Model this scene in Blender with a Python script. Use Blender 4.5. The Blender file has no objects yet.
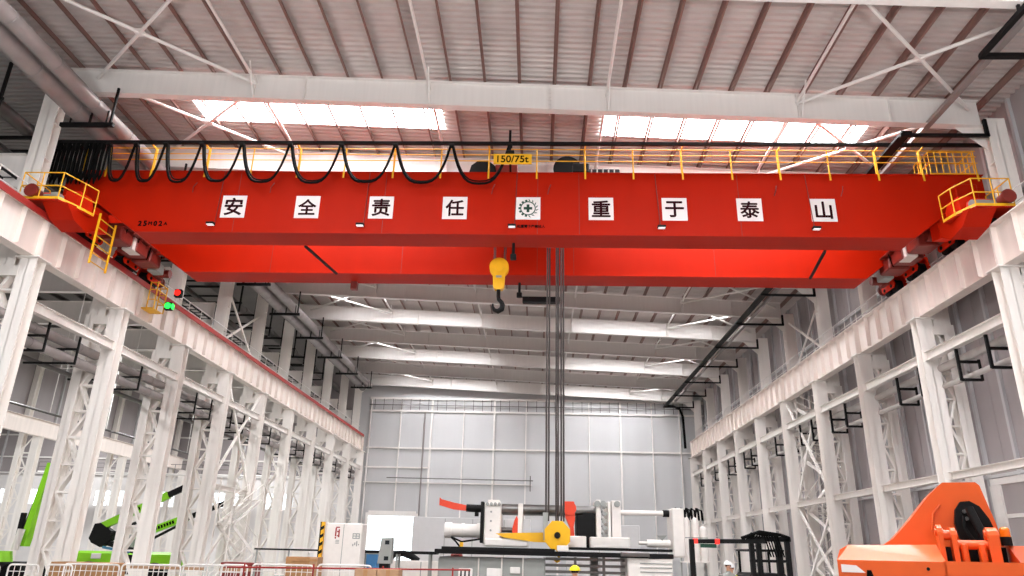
import bpy, bmesh, math, random
from mathutils import Vector, Matrix
random.seed(7)
D = bpy.data
SC = bpy.context.scene
COL = SC.collection
EZ = 2.0                       # eye height; heights written as EZ+h are measured from the eye
PI = math.pi

# ---------------------------------------------------------------- materials
def lin(c):
    return tuple((v/255/12.92 if v/255 <= .04045 else ((v/255+.055)/1.055)**2.4) for v in c)
def mat(name, rgb, rough=.5, metal=0., noise=.06, scale=3., bump=0., coat=0., streak=False, spec=.5):
    m = D.materials.new(name); m.use_nodes = True
    nt = m.node_tree; b = nt.nodes['Principled BSDF']
    b.inputs['Roughness'].default_value = rough; b.inputs['Metallic'].default_value = metal
    b.inputs['Specular IOR Level'].default_value = spec
    if coat: b.inputs['Coat Weight'].default_value = coat; b.inputs['Coat Roughness'].default_value = .15
    c = lin(rgb)
    tc = nt.nodes.new('ShaderNodeTexCoord'); mp = nt.nodes.new('ShaderNodeMapping'); n = nt.nodes.new('ShaderNodeTexNoise')
    n.inputs['Scale'].default_value = scale; n.inputs['Detail'].default_value = 5
    if streak: mp.inputs['Scale'].default_value = (2.2, 2.2, .12)
    nt.links.new(tc.outputs['Object'], mp.inputs[0]); nt.links.new(mp.outputs[0], n.inputs['Vector'])
    mx = nt.nodes.new('ShaderNodeMix'); mx.data_type = 'RGBA'
    mx.inputs['A'].default_value = (*[v*(1-noise*2) for v in c], 1); mx.inputs['B'].default_value = (*[min(1, v*(1+noise*2)) for v in c], 1)
    nt.links.new(n.outputs['Fac'], mx.inputs['Factor']); nt.links.new(mx.outputs['Result'], b.inputs['Base Color'])
    if bump:
        bp = nt.nodes.new('ShaderNodeBump'); bp.inputs['Strength'].default_value = bump
        nt.links.new(n.outputs['Fac'], bp.inputs['Height']); nt.links.new(bp.outputs[0], b.inputs['Normal'])
    return m
def emis(name, rgb, s):
    m = D.materials.new(name); m.use_nodes = True; nt = m.node_tree
    b = nt.nodes['Principled BSDF']; b.inputs['Base Color'].default_value = (*lin(rgb), 1)
    b.inputs['Emission Color'].default_value = (*lin(rgb), 1); b.inputs['Emission Strength'].default_value = s
    n = nt.nodes.new('ShaderNodeTexNoise'); n.inputs['Scale'].default_value = 2
    r = nt.nodes.new('ShaderNodeMapRange'); r.inputs['To Min'].default_value = s*.9; r.inputs['To Max'].default_value = s*1.1
    nt.links.new(n.outputs['Fac'], r.inputs['Value']); nt.links.new(r.outputs[0], b.inputs['Emission Strength'])
    return m
M = dict(
 white=mat('white_paint', (236,231,227), .45, noise=.03, streak=True),
 column=mat('column_paint', (246,240,234), .5, noise=.04, streak=True),
 beam=mat('runway_paint', (240,228,220), .5, noise=.07, scale=1.2, streak=True),
 purlin=mat('purlin_primer', (128,98,90), .6, noise=.2, scale=.35),
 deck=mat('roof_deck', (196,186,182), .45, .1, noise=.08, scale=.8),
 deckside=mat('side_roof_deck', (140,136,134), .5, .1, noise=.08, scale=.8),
 duct=mat('duct_galvanised', (150,142,140), .45, .3, noise=.15, scale=1.5),
 pipe=mat('pipe_cladding', (196,190,186), .35, .4, noise=.1, scale=2),
 pipedark=mat('pipe_dark', (96,92,90), .4, .4, noise=.15),
 black=mat('black_paint', (15,14,15), .6, noise=.2, spec=.2),
 rubber=mat('rubber', (8,8,8), .8, noise=.2, spec=.12),
 steel=mat('bare_steel', (120,118,116), .3, .8, noise=.1),
 rope=mat('wire_rope', (70,62,60), .45, .4, noise=.2, scale=20),
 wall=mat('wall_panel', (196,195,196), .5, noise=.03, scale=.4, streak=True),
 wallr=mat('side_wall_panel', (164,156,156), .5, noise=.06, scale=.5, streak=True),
 plaster=mat('white_plaster', (236,232,230), .7, noise=.02),
 joint=mat('wall_joint_shade', (70,66,66), .7),
 red=mat('crane_red', (172,27,2), .5, noise=.05, scale=.5, spec=.09, streak=True),
 truckred=mat('truck_red', (222,40,6), .5, noise=.08, scale=2, spec=.2),
 oxide=mat('oxide_red', (120,32,22), .5, noise=.2, scale=3),
 yellow=mat('safety_yellow', (240,180,24), .45, noise=.05),
 hookyellow=mat('hook_yellow', (238,178,12), .4, noise=.06, scale=5),
 orange=mat('lift_orange', (228,92,28), .38, noise=.04, scale=4, coat=.3),
 orangered=mat('machine_orange', (222,66,34), .45, noise=.06),
 green=mat('lift_green', (140,214,24), .4, noise=.05),
 machwhite=mat('machine_white', (234,228,222), .4, noise=.05, scale=4),
 machgrey=mat('machine_grey', (150,152,148), .5, noise=.06),
 sign=mat('sign_white', (238,230,228), .5, noise=.01),
 ink=mat('sign_ink', (44,6,14), .8, noise=.02, spec=.08),
 inkgreen=mat('sign_green', (10,66,48), .6, noise=.02),
 inkblack=mat('sign_black', (8,6,6), .8, noise=.02, spec=.08),
 floor=mat('concrete_floor', (158,154,150), .35, noise=.08, scale=.6),
 wood=mat('plywood', (168,124,80), .7, noise=.15, scale=6),
 card=mat('cardboard', (176,140,108), .8, noise=.12, scale=5),
 skin=mat('skin', (196,144,116), .6), cloth=mat('work_blue', (52,60,84), .85, noise=.1), vest=mat('hi_vis', (214,240,40), .7),
 darkcloth=mat('dark_cloth', (34,34,40), .85), helmetY=mat('helmet_yellow', (250,222,20), .3), helmetW=mat('helmet_white', (240,240,240), .3),
 blue=mat('blue_plastic', (60,120,170), .5), conductor=mat('conductor_red', (150,28,22), .5),
 glassdark=mat('screen_glass', (30,34,38), .1),
 amber=mat('amber_lens', (255,120,20), .2), hair=mat('hair', (20,16,14), .8),
 mesh_grey=mat('grey_partition', (205,203,203), .6, noise=.03),
 skylight=emis('translucent_skylight', (250,252,255), 36.0),
 ledgreen=emis('green_signal', (40,255,90), 2.5), ledred=emis('red_signal', (255,40,30), 2.0),
 floodface=emis('floodlight_glass', (255,255,255), 1.0),
 glasswin=emis('daylit_window', (240,250,255), 2.6),
)

# ---------------------------------------------------------------- mesh builder
class MB:
    def __init__(s): s.v = []; s.f = []; s.sm = []
    def add(s, vs, fs, smooth=False):
        n = len(s.v); s.v += [tuple(v) for v in vs]
        for f in fs: s.f.append([n+i for i in f]); s.sm.append(smooth)
        return s
    def box(s, x0, x1, y0, y1, z0, z1):
        if x0 > x1: x0, x1 = x1, x0
        if y0 > y1: y0, y1 = y1, y0
        if z0 > z1: z0, z1 = z1, z0
        return s.add([(x0,y0,z0),(x1,y0,z0),(x1,y1,z0),(x0,y1,z0),(x0,y0,z1),(x1,y0,z1),(x1,y1,z1),(x0,y1,z1)],
                     [(3,2,1,0),(4,5,6,7),(0,1,5,4),(1,2,6,5),(2,3,7,6),(3,0,4,7)])
    def cbox(s, x0, x1, y0, y1, z0, z1, c=.03):   # box with chamfered edges along every direction
        x0, x1 = sorted((x0,x1)); y0, y1 = sorted((y0,y1)); z0, z1 = sorted((z0,z1))
        c = min(c, (x1-x0)*.45, (y1-y0)*.45, (z1-z0)*.45)
        vs = []; idx = {}
        for i in (0,1):
            for j in (0,1):
                for k in (0,1):
                    X = (x0,x1)[i]; Y = (y0,y1)[j]; Z = (z0,z1)[k]
                    dx = c*(1-2*i); dy = c*(1-2*j); dz = c*(1-2*k)
                    for a, p in enumerate(((X,Y+dy,Z+dz),(X+dx,Y,Z+dz),(X+dx,Y+dy,Z))):
                        idx[i,j,k,a] = len(vs); vs.append(p)
        I = lambda *q: idx[q]
        fs = []
        for i in (0,1): fs.append([I(i,0,0,0),I(i,1,0,0),I(i,1,1,0),I(i,0,1,0)])
        for j in (0,1): fs.append([I(0,j,0,1),I(1,j,0,1),I(1,j,1,1),I(0,j,1,1)])
        for k in (0,1): fs.append([I(0,0,k,2),I(1,0,k,2),I(1,1,k,2),I(0,1,k,2)])
        for j in (0,1):
            for k in (0,1): fs.append([I(0,j,k,1),I(1,j,k,1),I(1,j,k,2),I(0,j,k,2)])
        for i in (0,1):
            for k in (0,1): fs.append([I(i,0,k,0),I(i,1,k,0),I(i,1,k,2),I(i,0,k,2)])
        for i in (0,1):
            for j in (0,1): fs.append([I(i,j,0,0),I(i,j,1,0),I(i,j,1,1),I(i,j,0,1)])
        for i in (0,1):
            for j in (0,1):
                for k in (0,1): fs.append([I(i,j,k,0),I(i,j,k,1),I(i,j,k,2)])
        return s.add(vs, fs)
    def bar(s, p, q, w, h=None, up=(0,0,1)):      # rectangular bar between two points
        h = h or w; p = Vector(p); q = Vector(q); d = (q-p).normalized(); up = Vector(up)
        if abs(d.dot(up)) > .98: up = Vector((0,1,0))
        a = d.cross(up).normalized(); b = a.cross(d).normalized()
        vs = []
        for e in (p, q):
            for i, j in ((-1,-1),(1,-1),(1,1),(-1,1)): vs.append(e+a*(i*w/2)+b*(j*h/2))
        return s.add(vs, [(3,2,1,0),(4,5,6,7),(0,1,5,4),(1,2,6,5),(2,3,7,6),(3,0,4,7)])
    def cyl(s, p, q, r, r2=None, n=12, cap=True):
        r2 = r if r2 is None else r2; p = Vector(p); q = Vector(q); d = (q-p).normalized()
        up = Vector((0,0,1)) if abs(d.z) < .95 else Vector((0,1,0))
        a = d.cross(up).normalized(); b = a.cross(d)
        vs = [e+(a*math.cos(2*PI*i/n)+b*math.sin(2*PI*i/n))*rr for e, rr in ((p,r),(q,r2)) for i in range(n)]
        s.add(vs, [(i,(i+1)%n,n+(i+1)%n,n+i) for i in range(n)], True)
        if cap: s.add(vs, [list(range(n))[::-1], list(range(n,2*n))])
        return s
    def tube(s, pts, r, n=8):
        pts = [Vector(p) for p in pts]; vs = []
        for i, p in enumerate(pts):
            d = (pts[min(i+1,len(pts)-1)]-pts[max(i-1,0)]).normalized()
            up = Vector((0,1,0)) if abs(d.y) < .9 else Vector((0,0,1))
            a = d.cross(up).normalized(); b = a.cross(d)
            vs += [p+(a*math.cos(2*PI*k/n)+b*math.sin(2*PI*k/n))*r for k in range(n)]
        m = len(pts)
        s.add(vs, [(i*n+k, i*n+(k+1)%n, (i+1)*n+(k+1)%n, (i+1)*n+k) for i in range(m-1) for k in range(n)], True)
        return s.add([vs[k] for k in range(n)]+[vs[(m-1)*n+k] for k in range(n)], [list(range(n))[::-1], list(range(n,2*n))])
    def prism(s, poly, y0, y1, axis='y'):         # polygon in XZ (axis y), YZ (axis x) or XY (axis z), extruded
        n = len(poly)
        f = {'y': lambda a,b,t: (a,t,b), 'x': lambda a,b,t: (t,a,b), 'z': lambda a,b,t: (a,b,t)}[axis]
        vs = [f(a,b,y0) for a,b in poly]+[f(a,b,y1) for a,b in poly]
        return s.add(vs, [list(range(n))[::-1], list(range(n,2*n))]+[(i,(i+1)%n,n+(i+1)%n,n+i) for i in range(n)])
    def sphere(s, c, r, sz=1., n=12, m=8, zmin=-1.):
        vs = []; c = Vector(c)
        rings = [max(zmin, 1-2*i/m) if False else math.cos(PI*i/m) for i in range(m+1)]
        rings = [t for t in rings if t >= zmin-1e-6]
        if rings[-1] > zmin+1e-6 and zmin > -1: rings.append(zmin)
        for t in rings:
            q = math.sqrt(max(0, 1-t*t))
            for k in range(n): vs.append(c+Vector((r*q*math.cos(2*PI*k/n), r*q*math.sin(2*PI*k/n), r*t*sz)))
        return s.add(vs, [(i*n+k, (i+1)*n+k, (i+1)*n+(k+1)%n, i*n+(k+1)%n) for i in range(len(rings)-1) for k in range(n)], True)
    def build(s, name, material, parent=None, at=None):
        me = D.meshes.new(name); o = D.objects.new(name, me); COL.objects.link(o)
        if parent is not None:
            off = wloc(parent)
        else:
            if at is None:
                xs = [v[0] for v in s.v]; ys = [v[1] for v in s.v]; zs = [v[2] for v in s.v]
                at = ((min(xs)+max(xs))/2, (min(ys)+max(ys))/2, min(zs))
            off = Vector(at); o.location = off
        me.from_pydata([tuple(Vector(v)-off) for v in s.v], [], s.f)
        me.polygons.foreach_set('use_smooth', s.sm)
        me.materials.append(M[material] if isinstance(material, str) else material)
        bm = bmesh.new(); bm.from_mesh(me); bmesh.ops.recalc_face_normals(bm, faces=bm.faces)
        bm.to_mesh(me); bm.free(); me.update()
        if parent is not None: o.parent = parent
        return o
def wloc(o):
    v = Vector((0,0,0))
    while o is not None: v += Vector(o.location); o = o.parent
    return v
def tag(o, label, cat, group=None, kind=None):
    o['label'] = label; o['category'] = cat
    if group: o['group'] = group
    if kind: o['kind'] = kind
    return o
def thing(name, label, cat, loc, group=None):
    o = D.objects.new(name, None); COL.objects.link(o); o.location = loc; o.empty_display_size = .2
    return tag(o, label, cat, group)
def struct(o, label=None):
    o['kind'] = 'structure'
    if label: o['label'] = label; o['category'] = o.name.split('_')[0]
    return o
def text(s, size, depth, material, name, parent, mtx, width=None, bold=0.):
    c = D.curves.new(name, 'FONT'); c.body = s; c.size = size; c.extrude = depth; c.offset = bold
    c.align_x = 'CENTER'; c.align_y = 'CENTER'; c.offset = 0
    t = D.objects.new(name+'_src', c); COL.objects.link(t)
    dg = bpy.context.evaluated_depsgraph_get(); me = D.meshes.new_from_object(t.evaluated_get(dg))
    D.objects.remove(t); D.curves.remove(c)
    if bold and len(me.vertices):
        bm = bmesh.new()
        for dx, dy in ((0,0),(1,0),(-1,0),(0,1),(0,-1),(.7,.7),(-.7,.7),(.7,-.7),(-.7,-.7)):
            m2 = me.copy(); m2.transform(Matrix.Translation((dx*bold,dy*bold,.0001*(dx*3+dy)))); bm.from_mesh(m2); D.meshes.remove(m2)
        bm.to_mesh(me); bm.free()
    if len(me.vertices):
        xs = [v.co.x for v in me.vertices]; ys = [v.co.y for v in me.vertices]
        cx = (min(xs)+max(xs))/2; cy = (min(ys)+max(ys))/2; k = 1
        if width: k = width/(max(xs)-min(xs))
        for v in me.vertices: v.co.x = (v.co.x-cx)*k; v.co.y = (v.co.y-cy)*(k if width else 1)
        me.transform(mtx)
        off = wloc(parent)
        for v in me.vertices: v.co -= off
    me.materials.clear(); me.materials.append(M[material])
    o = D.objects.new(name, me); COL.objects.link(o); o.parent = parent
    return o
def facing(x, y, z):            # a matrix whose local XY plane stands upright facing -Y
    return Matrix.Translation((x,y,z)) @ Matrix.Rotation(PI/2, 4, 'X')
ORD = 'first second third fourth fifth sixth seventh eighth ninth tenth eleventh twelfth thirteenth fourteenth fifteenth sixteenth seventeenth eighteenth nineteenth twentieth'.split()
ORD += ['twenty-'+w for w in ORD[:9]] + ['thirtieth'] + ['thirty-'+w for w in ORD[:9]]+['fortieth']+['forty-'+w for w in ORD[:9]]

# ---------------------------------------------------------------- layout
Y0 = 24.4; BAY = 6.0
ROW = [Y0+BAY*k for k in range(10)]
YB = 79.6                                  # back wall
XR, XL = 16.65, -18.9                      # runway centre lines
ZRB, ZRT = EZ+9.95, EZ+11.6                # runway beam bottom and top
def zb(x): return EZ+16.55-.042*(x+1.1)    # underside of main roof beams
def zt(x): return zb(x)+1.14               # top of main roof beams
def zd(x): return zt(x)+.24                # underside of the main deck

# floor
f = MB().box(-76, 26, -12, YB+20, -.2, 0).build('floor', 'floor'); struct(f)

# ---------------------------------------------------------------- main roof deck with skylights
SKY_X = ((-15.4,-4.3),(2.7,13.9))
SKY_Y = [(Y0+BAY*k+(.5 if k < 2 else 1.3), Y0+BAY*k+(3.8 if k < 2 else 3.3)) for k in (-4,-2,0,2,4,6,8)]  # pair over the crane is in view; hidden repeats placed to light the hall
def corrugate(x0, x1, y0, y1, zf, pitch=.3, dep=.09):
    mb = MB(); ys = []; y = y0
    while y < y1-1e-6:
        for t, h in ((0,0),(.35,0),(.5,1),(.85,1)):
            yy = y+t*pitch
            if yy < y1: ys.append((yy, h*dep))
        y += pitch
    ys.append((y1, 0))
    vs = []
    for yy, h in ys: vs += [(x0,yy,zf(x0)+h),(x1,yy,zf(x1)+h)]
    return mb.add(vs, [(2*i,2*i+1,2*i+3,2*i+2) for i in range(len(ys)-1)])
deck = MB()
def joinmb(a, b): a.add(b.v, b.f); return a
X0, X1 = -20.4, 18.4
ycur = -8.0
for (a, b) in SKY_Y:
    if a > ycur: joinmb(deck, corrugate(X0, X1, ycur, a, zd))
    xs = [X0, *SKY_X[0], *SKY_X[1], X1]
    for i in (0,2,4): joinmb(deck, corrugate(xs[i], xs[i+1], a, b, zd))
    ycur = b
joinmb(deck, corrugate(X0, X1, ycur, YB, zd))
struct(deck.build('ceiling', 'deck'))
n = 0
for k, (a, b) in enumerate(SKY_Y):
    for s_, (u, v) in enumerate(SKY_X):
        n += 1
        w = MB().add([(u,a,zd(u)+.03),(v,a,zd(v)+.03),(v,b,zd(v)+.03),(u,b,zd(u)+.03),(u,a,zd(u)+.05),(v,a,zd(v)+.05),(v,b,zd(v)+.05),(u,b,zd(u)+.05)],
                     [(0,1,2,3),(4,5,6,7),(0,1,5,4),(2,3,7,6),(0,3,7,4),(1,2,6,5)]).build('window_%d' % n, 'skylight')
        struct(w)
        fr = MB()
        x = u+.7
        while x < v: fr.bar((x,a,zd(x)+.0),(x,b,zd(x)+.0),.04,.04); x += 1.4
        fr.build('skylight_bar', 'white', w)
# purlins: slender beams along the hall
px = -19.0; plist = []
while px < 17.6:
    plist.append(px); px += 1.4
for i, x in enumerate(plist):
    mb = MB()
    z = zt(x); y0 = -6.
    mb.box(x-.035,x-.025,y0,YB,z,z+.24); mb.box(x-.03,x+.04,y0,YB,z,z+.012); mb.box(x-.1,x-.03,y0,YB,z+.228,z+.24)
    for yk in [Y0-BAY]+ROW: mb.box(x-.05,x-.02,yk-.1,yk+.1,z,z+.2)
    o = mb.build('roof_purlin', 'purlin')
    tag(o, 'rusty brown roof purlin under the ribbed deck, %s counted from the left eave' % ORD[i], 'purlin', 'purlins under the main roof deck')

# roof beams
def roof_beam(k, yk):
    nm = 'nearest of all, above the camera side of the crane' if k < 0 else '%s roof beam behind it' % ORD[k]
    lab = 'white steel roof beam overhead, %s' % ('the nearest, in front of the crane at the top edge' if k < 0 else '%s one counted back from the X-braced roof panels' % ORD[k])
    a, b = -19.4, 17.0
    c = (-1.1, yk, zb(-1.1)); t = thing('roof_beam', lab, 'roof beam', c, 'main roof beams')
    def slab(z_lo, z_hi, y0, y1):
        return MB().add([(a,y0,z_lo(a)),(b,y0,z_lo(b)),(b,y1,z_lo(b)),(a,y1,z_lo(a)),(a,y0,z_hi(a)),(b,y0,z_hi(b)),(b,y1,z_hi(b)),(a,y1,z_hi(a))],
            [(3,2,1,0),(4,5,6,7),(0,1,5,4),(1,2,6,5),(2,3,7,6),(3,0,4,7)])
    slab(lambda x: zb(x)+.02, lambda x: zt(x)-.02, yk-.008, yk+.008).build('web', 'white', t)
    slab(lambda x: zb(x), lambda x: zb(x)+.025, yk-.17, yk+.17).build('bottom_flange', 'white', t)
    slab(lambda x: zt(x)-.025, lambda x: zt(x), yk-.17, yk+.17).build('top_flange', 'white', t)
    for x in (-11.6,-4.45,2.65,10.1,13.6):
        MB().box(x-.008,x+.008,yk-.16,yk+.16,zb(x)+.02,zt(x)-.02).build('stiffener', 'white', t)
    for x in (-9.5,.4):
        mb = MB().box(x-.03,x-.005,yk-.17,yk+.17,zb(x)-.08,zt(x)+.02)
        for i in range(6): mb.cyl((x-.06,yk-.1,zb(x)+.1+.17*i),(x+.03,yk-.1,zb(x)+.1+.17*i),.02,n=6)
        mb.build('splice_plate', 'white', t)
for k, yk in enumerate([Y0-BAY-.5]+ROW): roof_beam(k-1, yk)

# longitudinal tie tubes and fly braces, X bracing in the end roof panels
TIES = (-11.6,-4.45,2.65,10.1)
for i, x in enumerate(TIES):
    z = zt(x)-.32
    o = MB().cyl((x,-5,z),(x,YB-.1,z),.06,n=10).build('roof_tie', 'white')
    tag(o, 'thin white tie tube running the length of the roof, %s from the left' % ORD[i], 'tie rod', 'long white roof ties')
    for k, yk in enumerate(ROW):
        if k > 6: continue
        o = MB().bar((x+.05,yk-.2,zb(x)+.03),(x+.05,yk-1.0,zt(x)+.03),.05).build('fly_brace', 'white')
        tag(o, 'short white fly brace, %s roof beam, %s tie tube from left' % (ORD[k], ORD[i]), 'brace', 'fly braces on roof beams')
for k, yk in enumerate([Y0-BAY]+ROW[:-1]):
    for s_, (a, b) in enumerate(((-18.2,-11.6),(10.1,16.6))):
        if 0 < k < 3: pass
        mb = MB()
        za, zb_ = zt(a)-.4, zt(b)-.4
        mb.cyl((a,yk+.1,za),(b,yk+BAY-.1,zb_),.07,n=8); mb.cyl((b,yk+.1,zb_-.0),(a,yk+BAY-.1,za),.07,n=8)
        mb.cbox((a+b)/2-.2,(a+b)/2+.2,yk+BAY/2-.2,yk+BAY/2+.2,(za+zb_)/2-.03,(za+zb_)/2+.03,.01)
        o = mb.build('roof_cross_brace', 'white')
        tag(o, 'white crossed tubes bracing the roof panel at the %s eave, %s bay from the camera' % (('left','right')[s_], ORD[k]), 'cross brace', 'roof cross braces')

# ---------------------------------------------------------------- lattice columns and upper shafts
def hleg(x, y, w, dpt, z0, z1, tf=.02):
    return MB().box(x-w/2,x+w/2,y-dpt/2,y-dpt/2+tf,z0,z1).box(x-w/2,x+w/2,y+dpt/2-tf,y+dpt/2,z0,z1).box(x-.01,x+.01,y-dpt/2,y+dpt/2,z0,z1)
SIDE = {-1: 'left', 1: 'right'}
def column(k, y, s):
    xc = XR if s > 0 else XL                      # inner leg under the runway
    xi, wi = xc, .66
    xo, wo = (17.63,.46) if s > 0 else (-20.05,.42)
    t = thing('lattice_column', 'white laced steel column on the %s side of the hall, %s from the camera' % (SIDE[s], ORD[k]), 'column', (xc,y,0), 'crane columns along the %s side' % SIDE[s])
    hleg(xi, y, wi, .5, .04, ZRB-.06).build('inner_leg', 'column', t)
    hleg(xo, y, wo, .5, .04, ZRB-.3).build('outer_leg', 'column', t)
    a = xi+s*wi/2; b = xo-s*wo/2
    mb = MB(); z = .6; j = 0; st = 1.12
    while z < ZRB-1.2:
        mb.box(min(a,b)-.02,max(a,b)+.02,y-.16,y+.16,z-.04,z+.04)
        p, q = ((a,z),(b,z+st)) if j % 2 == 0 else ((b,z),(a,z+st))
        mb.bar((p[0],y,p[1]),(q[0],y,q[1]),.3,.1,up=(0,0,1))
        z += st; j += 1
    mb.build('lacing', 'column', t)
    MB().box(min(a,b)-.05,max(a,b)+.05,y-.26,y+.26,ZRB-.75,ZRB-.35).build('head_plate', 'column', t)
    MB().cbox(xi-.45,xi+.45,y-.4,y+.4,ZRB-.06,ZRB,.01).build('cap_plate', 'column', t)
    MB().cbox(min(xi-.45,xo-.35),max(xi+.45,xo+.35),y-.42,y+.42,0,.05,.01).build('base_plate', 'column', t)
    xu = 17.42 if s > 0 else -19.78
    hleg(xu, y, .72, .44, ZRB-.4, zb(xu)+.3).build('upper_shaft', 'column', t)
    mb = MB()
    for q in range(3):
        z = ZRT+1.0+q*1.6; mb.box(xu-.34,xu+.34,y-.2,y+.2,z,z+.02)
    mb.build('shaft_stiffener', 'column', t)
    xs = xu-s*.36; z = zb(xs)
    MB().prism([(xs,z),(xs-s*1.1,z),(xs,z-1.0)], y-.01, y+.01).build('knee_gusset', 'column', t)
for k, y in enumerate(ROW):
    for s in (1,-1): column(k, y, s)

# ---------------------------------------------------------------- runway beams, rails, ties, service pipes
def runway(k, y0, y1, s):
    xc = XR if s > 0 else XL
    t = thing('runway_beam', 'white crane runway girder length on the %s side, %s from the camera' % (SIDE[s], ORD[k]), 'runway beam', (xc,(y0+y1)/2,ZRB), 'crane runway girders on the %s side' % SIDE[s])
    MB().box(xc-.009,xc+.009,y0,y1,ZRB+.02,ZRT-.02).build('web', 'beam', t)
    MB().box(xc-.27,xc+.27,y0,y1,ZRT-.035,ZRT).build('top_flange', 'beam', t)
    MB().box(xc-.24,xc+.24,y0,y1,ZRB,ZRB+.03).build('bottom_flange', 'beam', t)
    m = int((y1-y0)/1.0)
    mb = MB()
    for i in range(m+1):
        y = y0+.03+(y1-y0-.06)*i/m; w = .235 if i in (0,m) else .2
        mb.box(xc-w,xc+w,y-.008,y+.008,ZRB+.03+(0 if i in (0,m) else .12),ZRT-.035)
    mb.build('stiffener', 'beam', t)
ends = [6.4,12.4,18.4]+ROW
for k in range(len(ends)-1):
    for s in (1,-1): runway(k, ends[k]+.01, ends[k+1]-.01, s)
for s in (1,-1):
    xc = XR if s > 0 else XL
    mb = MB().box(xc-.07,xc+.07,6.4,78.2,ZRT+.0,ZRT+.03).box(xc-.02,xc+.02,6.4,78.2,ZRT+.03,ZRT+.11).box(xc-.045,xc+.045,6.4,78.2,ZRT+.11,ZRT+.155)
    tag(mb.build('crane_rail', 'steel'), 'dark steel crane rail on top of the %s runway girders' % SIDE[s], 'crane rail')
mb = MB().box(XL+.24,XL+.3,6.4,78.0,ZRT-.14,ZRT+.1)
tag(mb.build('conductor_bar', 'conductor'), 'red conductor strip along the inner edge of the left runway', 'conductor bar')
for s in (1,-1):
    xc = XR if s > 0 else XL; x = xc+s*.3
    t = thing('walkway_railing', 'light grey walkway handrail behind the %s runway girders' % SIDE[s], 'railing', (x,40,ZRT))
    xr = xc+s*.27
    MB().box(xc+s*.12,xc+s*.34,6.4,78.2,ZRT+.0,ZRT+.02).build('walkway_plate', 'pipe', t)
    mb = MB()
    for z in (.5,1.0): mb.cyl((xr,6.5,ZRT+z),(xr,78,ZRT+z),.02,n=6)
    mb.build('handrail', 'white', t)
    y = 7.
    while y < 78:
        MB().cyl((xr,y,ZRT),(xr,y,ZRT+1.0),.02,n=6).build('post', 'white', t); y += 1.5 if y > 30 else 3
# longitudinal ties between the legs and pipes hung beneath
for k in range(9):
    y0, y1 = ROW[k]+.26, ROW[k+1]-.26
    for s in (1,-1):
        xc = XR if s > 0 else XL
        for lev, (z0, z1) in enumerate(((EZ+8.02,EZ+8.4),(EZ+3.15,EZ+3.45))):
            if s < 0 and lev == 1 and k != 3: continue
            x = xc+(-s*.12 if lev == 0 else 0)
            mb = MB().box(x-.01,x+.01,y0,y1,z0,z1).box(x-.14,x+.14,y0,y1,z1-.015,z1).box(x-.14,x+.14,y0,y1,z0,z0+.015)
            tag(mb.build('tie_beam', 'column'), 'white %s tie beam between columns, %s side, %s bay from the camera' % (('upper','lower')[lev], SIDE[s], ORD[k]), 'tie beam', 'tie beams between the columns')
def pipe_run(x, z, r, label, m='pipe', y0=18.4, y1=78.0, name='service_pipe'):
    mb = MB().cyl((x,y0,z),(x,y1,z),r,n=14)
    y = y0+1.5
    while y < y1: mb.cyl((x,y,z),(x,y+.09,z),r*1.09,n=14); y += 3
    return tag(mb.build(name, m), label, 'pipe')
pipe_run(17.02, EZ+7.72, .17, 'thicker pale pipe hung under the right upper tie beams')
pipe_run(17.02, EZ+6.95, .11, 'thin lower pipe in the black hangers on the right side')
pipe_run(-19.42, EZ+7.75, .2, 'upper pale service pipe beside the left column row', 'duct')
pipe_run(-19.42, EZ+7.15, .2, 'lower pale service pipe beside the left column row', 'duct')
pipe_run(-20.5, EZ+7.5, .16, 'dark service pipe behind the left column row', 'pipedark')
pipe_run(-20.9, EZ+7.05, .1, 'thin dark pipe lowest behind the left column row', 'pipedark')
for s in (1,-1):
    y = 26.2; j = 0
    while y < 77:
        if min(abs(y-q) for q in ROW) > .4:
            mb = MB()
            if s > 0:
                a, b = 16.62, 17.42
                mb.bar((a,y,EZ+8.3),(a,y,EZ+6.75),.1); mb.bar((b,y,EZ+7.6),(b,y,EZ+6.75),.08)
                for z in (7.5,6.78): mb.bar((a,y,EZ+z),(b,y,EZ+z),.1)
            else:
                a, b = -18.95, -21.1
                mb.bar((a,y,EZ+8.3),(a,y,EZ+6.85),.07)
                for z in (7.5,6.9): mb.bar((a,y,EZ+z),(b,y,EZ+z),.08)
            tag(mb.build('pipe_hanger', 'black'), 'black steel pipe hanger, %s side, %s from the camera' % (SIDE[s], ORD[j]), 'pipe hanger', 'pipe hangers on the %s side' % SIDE[s])
            j += 1
        y += 3.0 if j % 2 == 0 else 2.0
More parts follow.
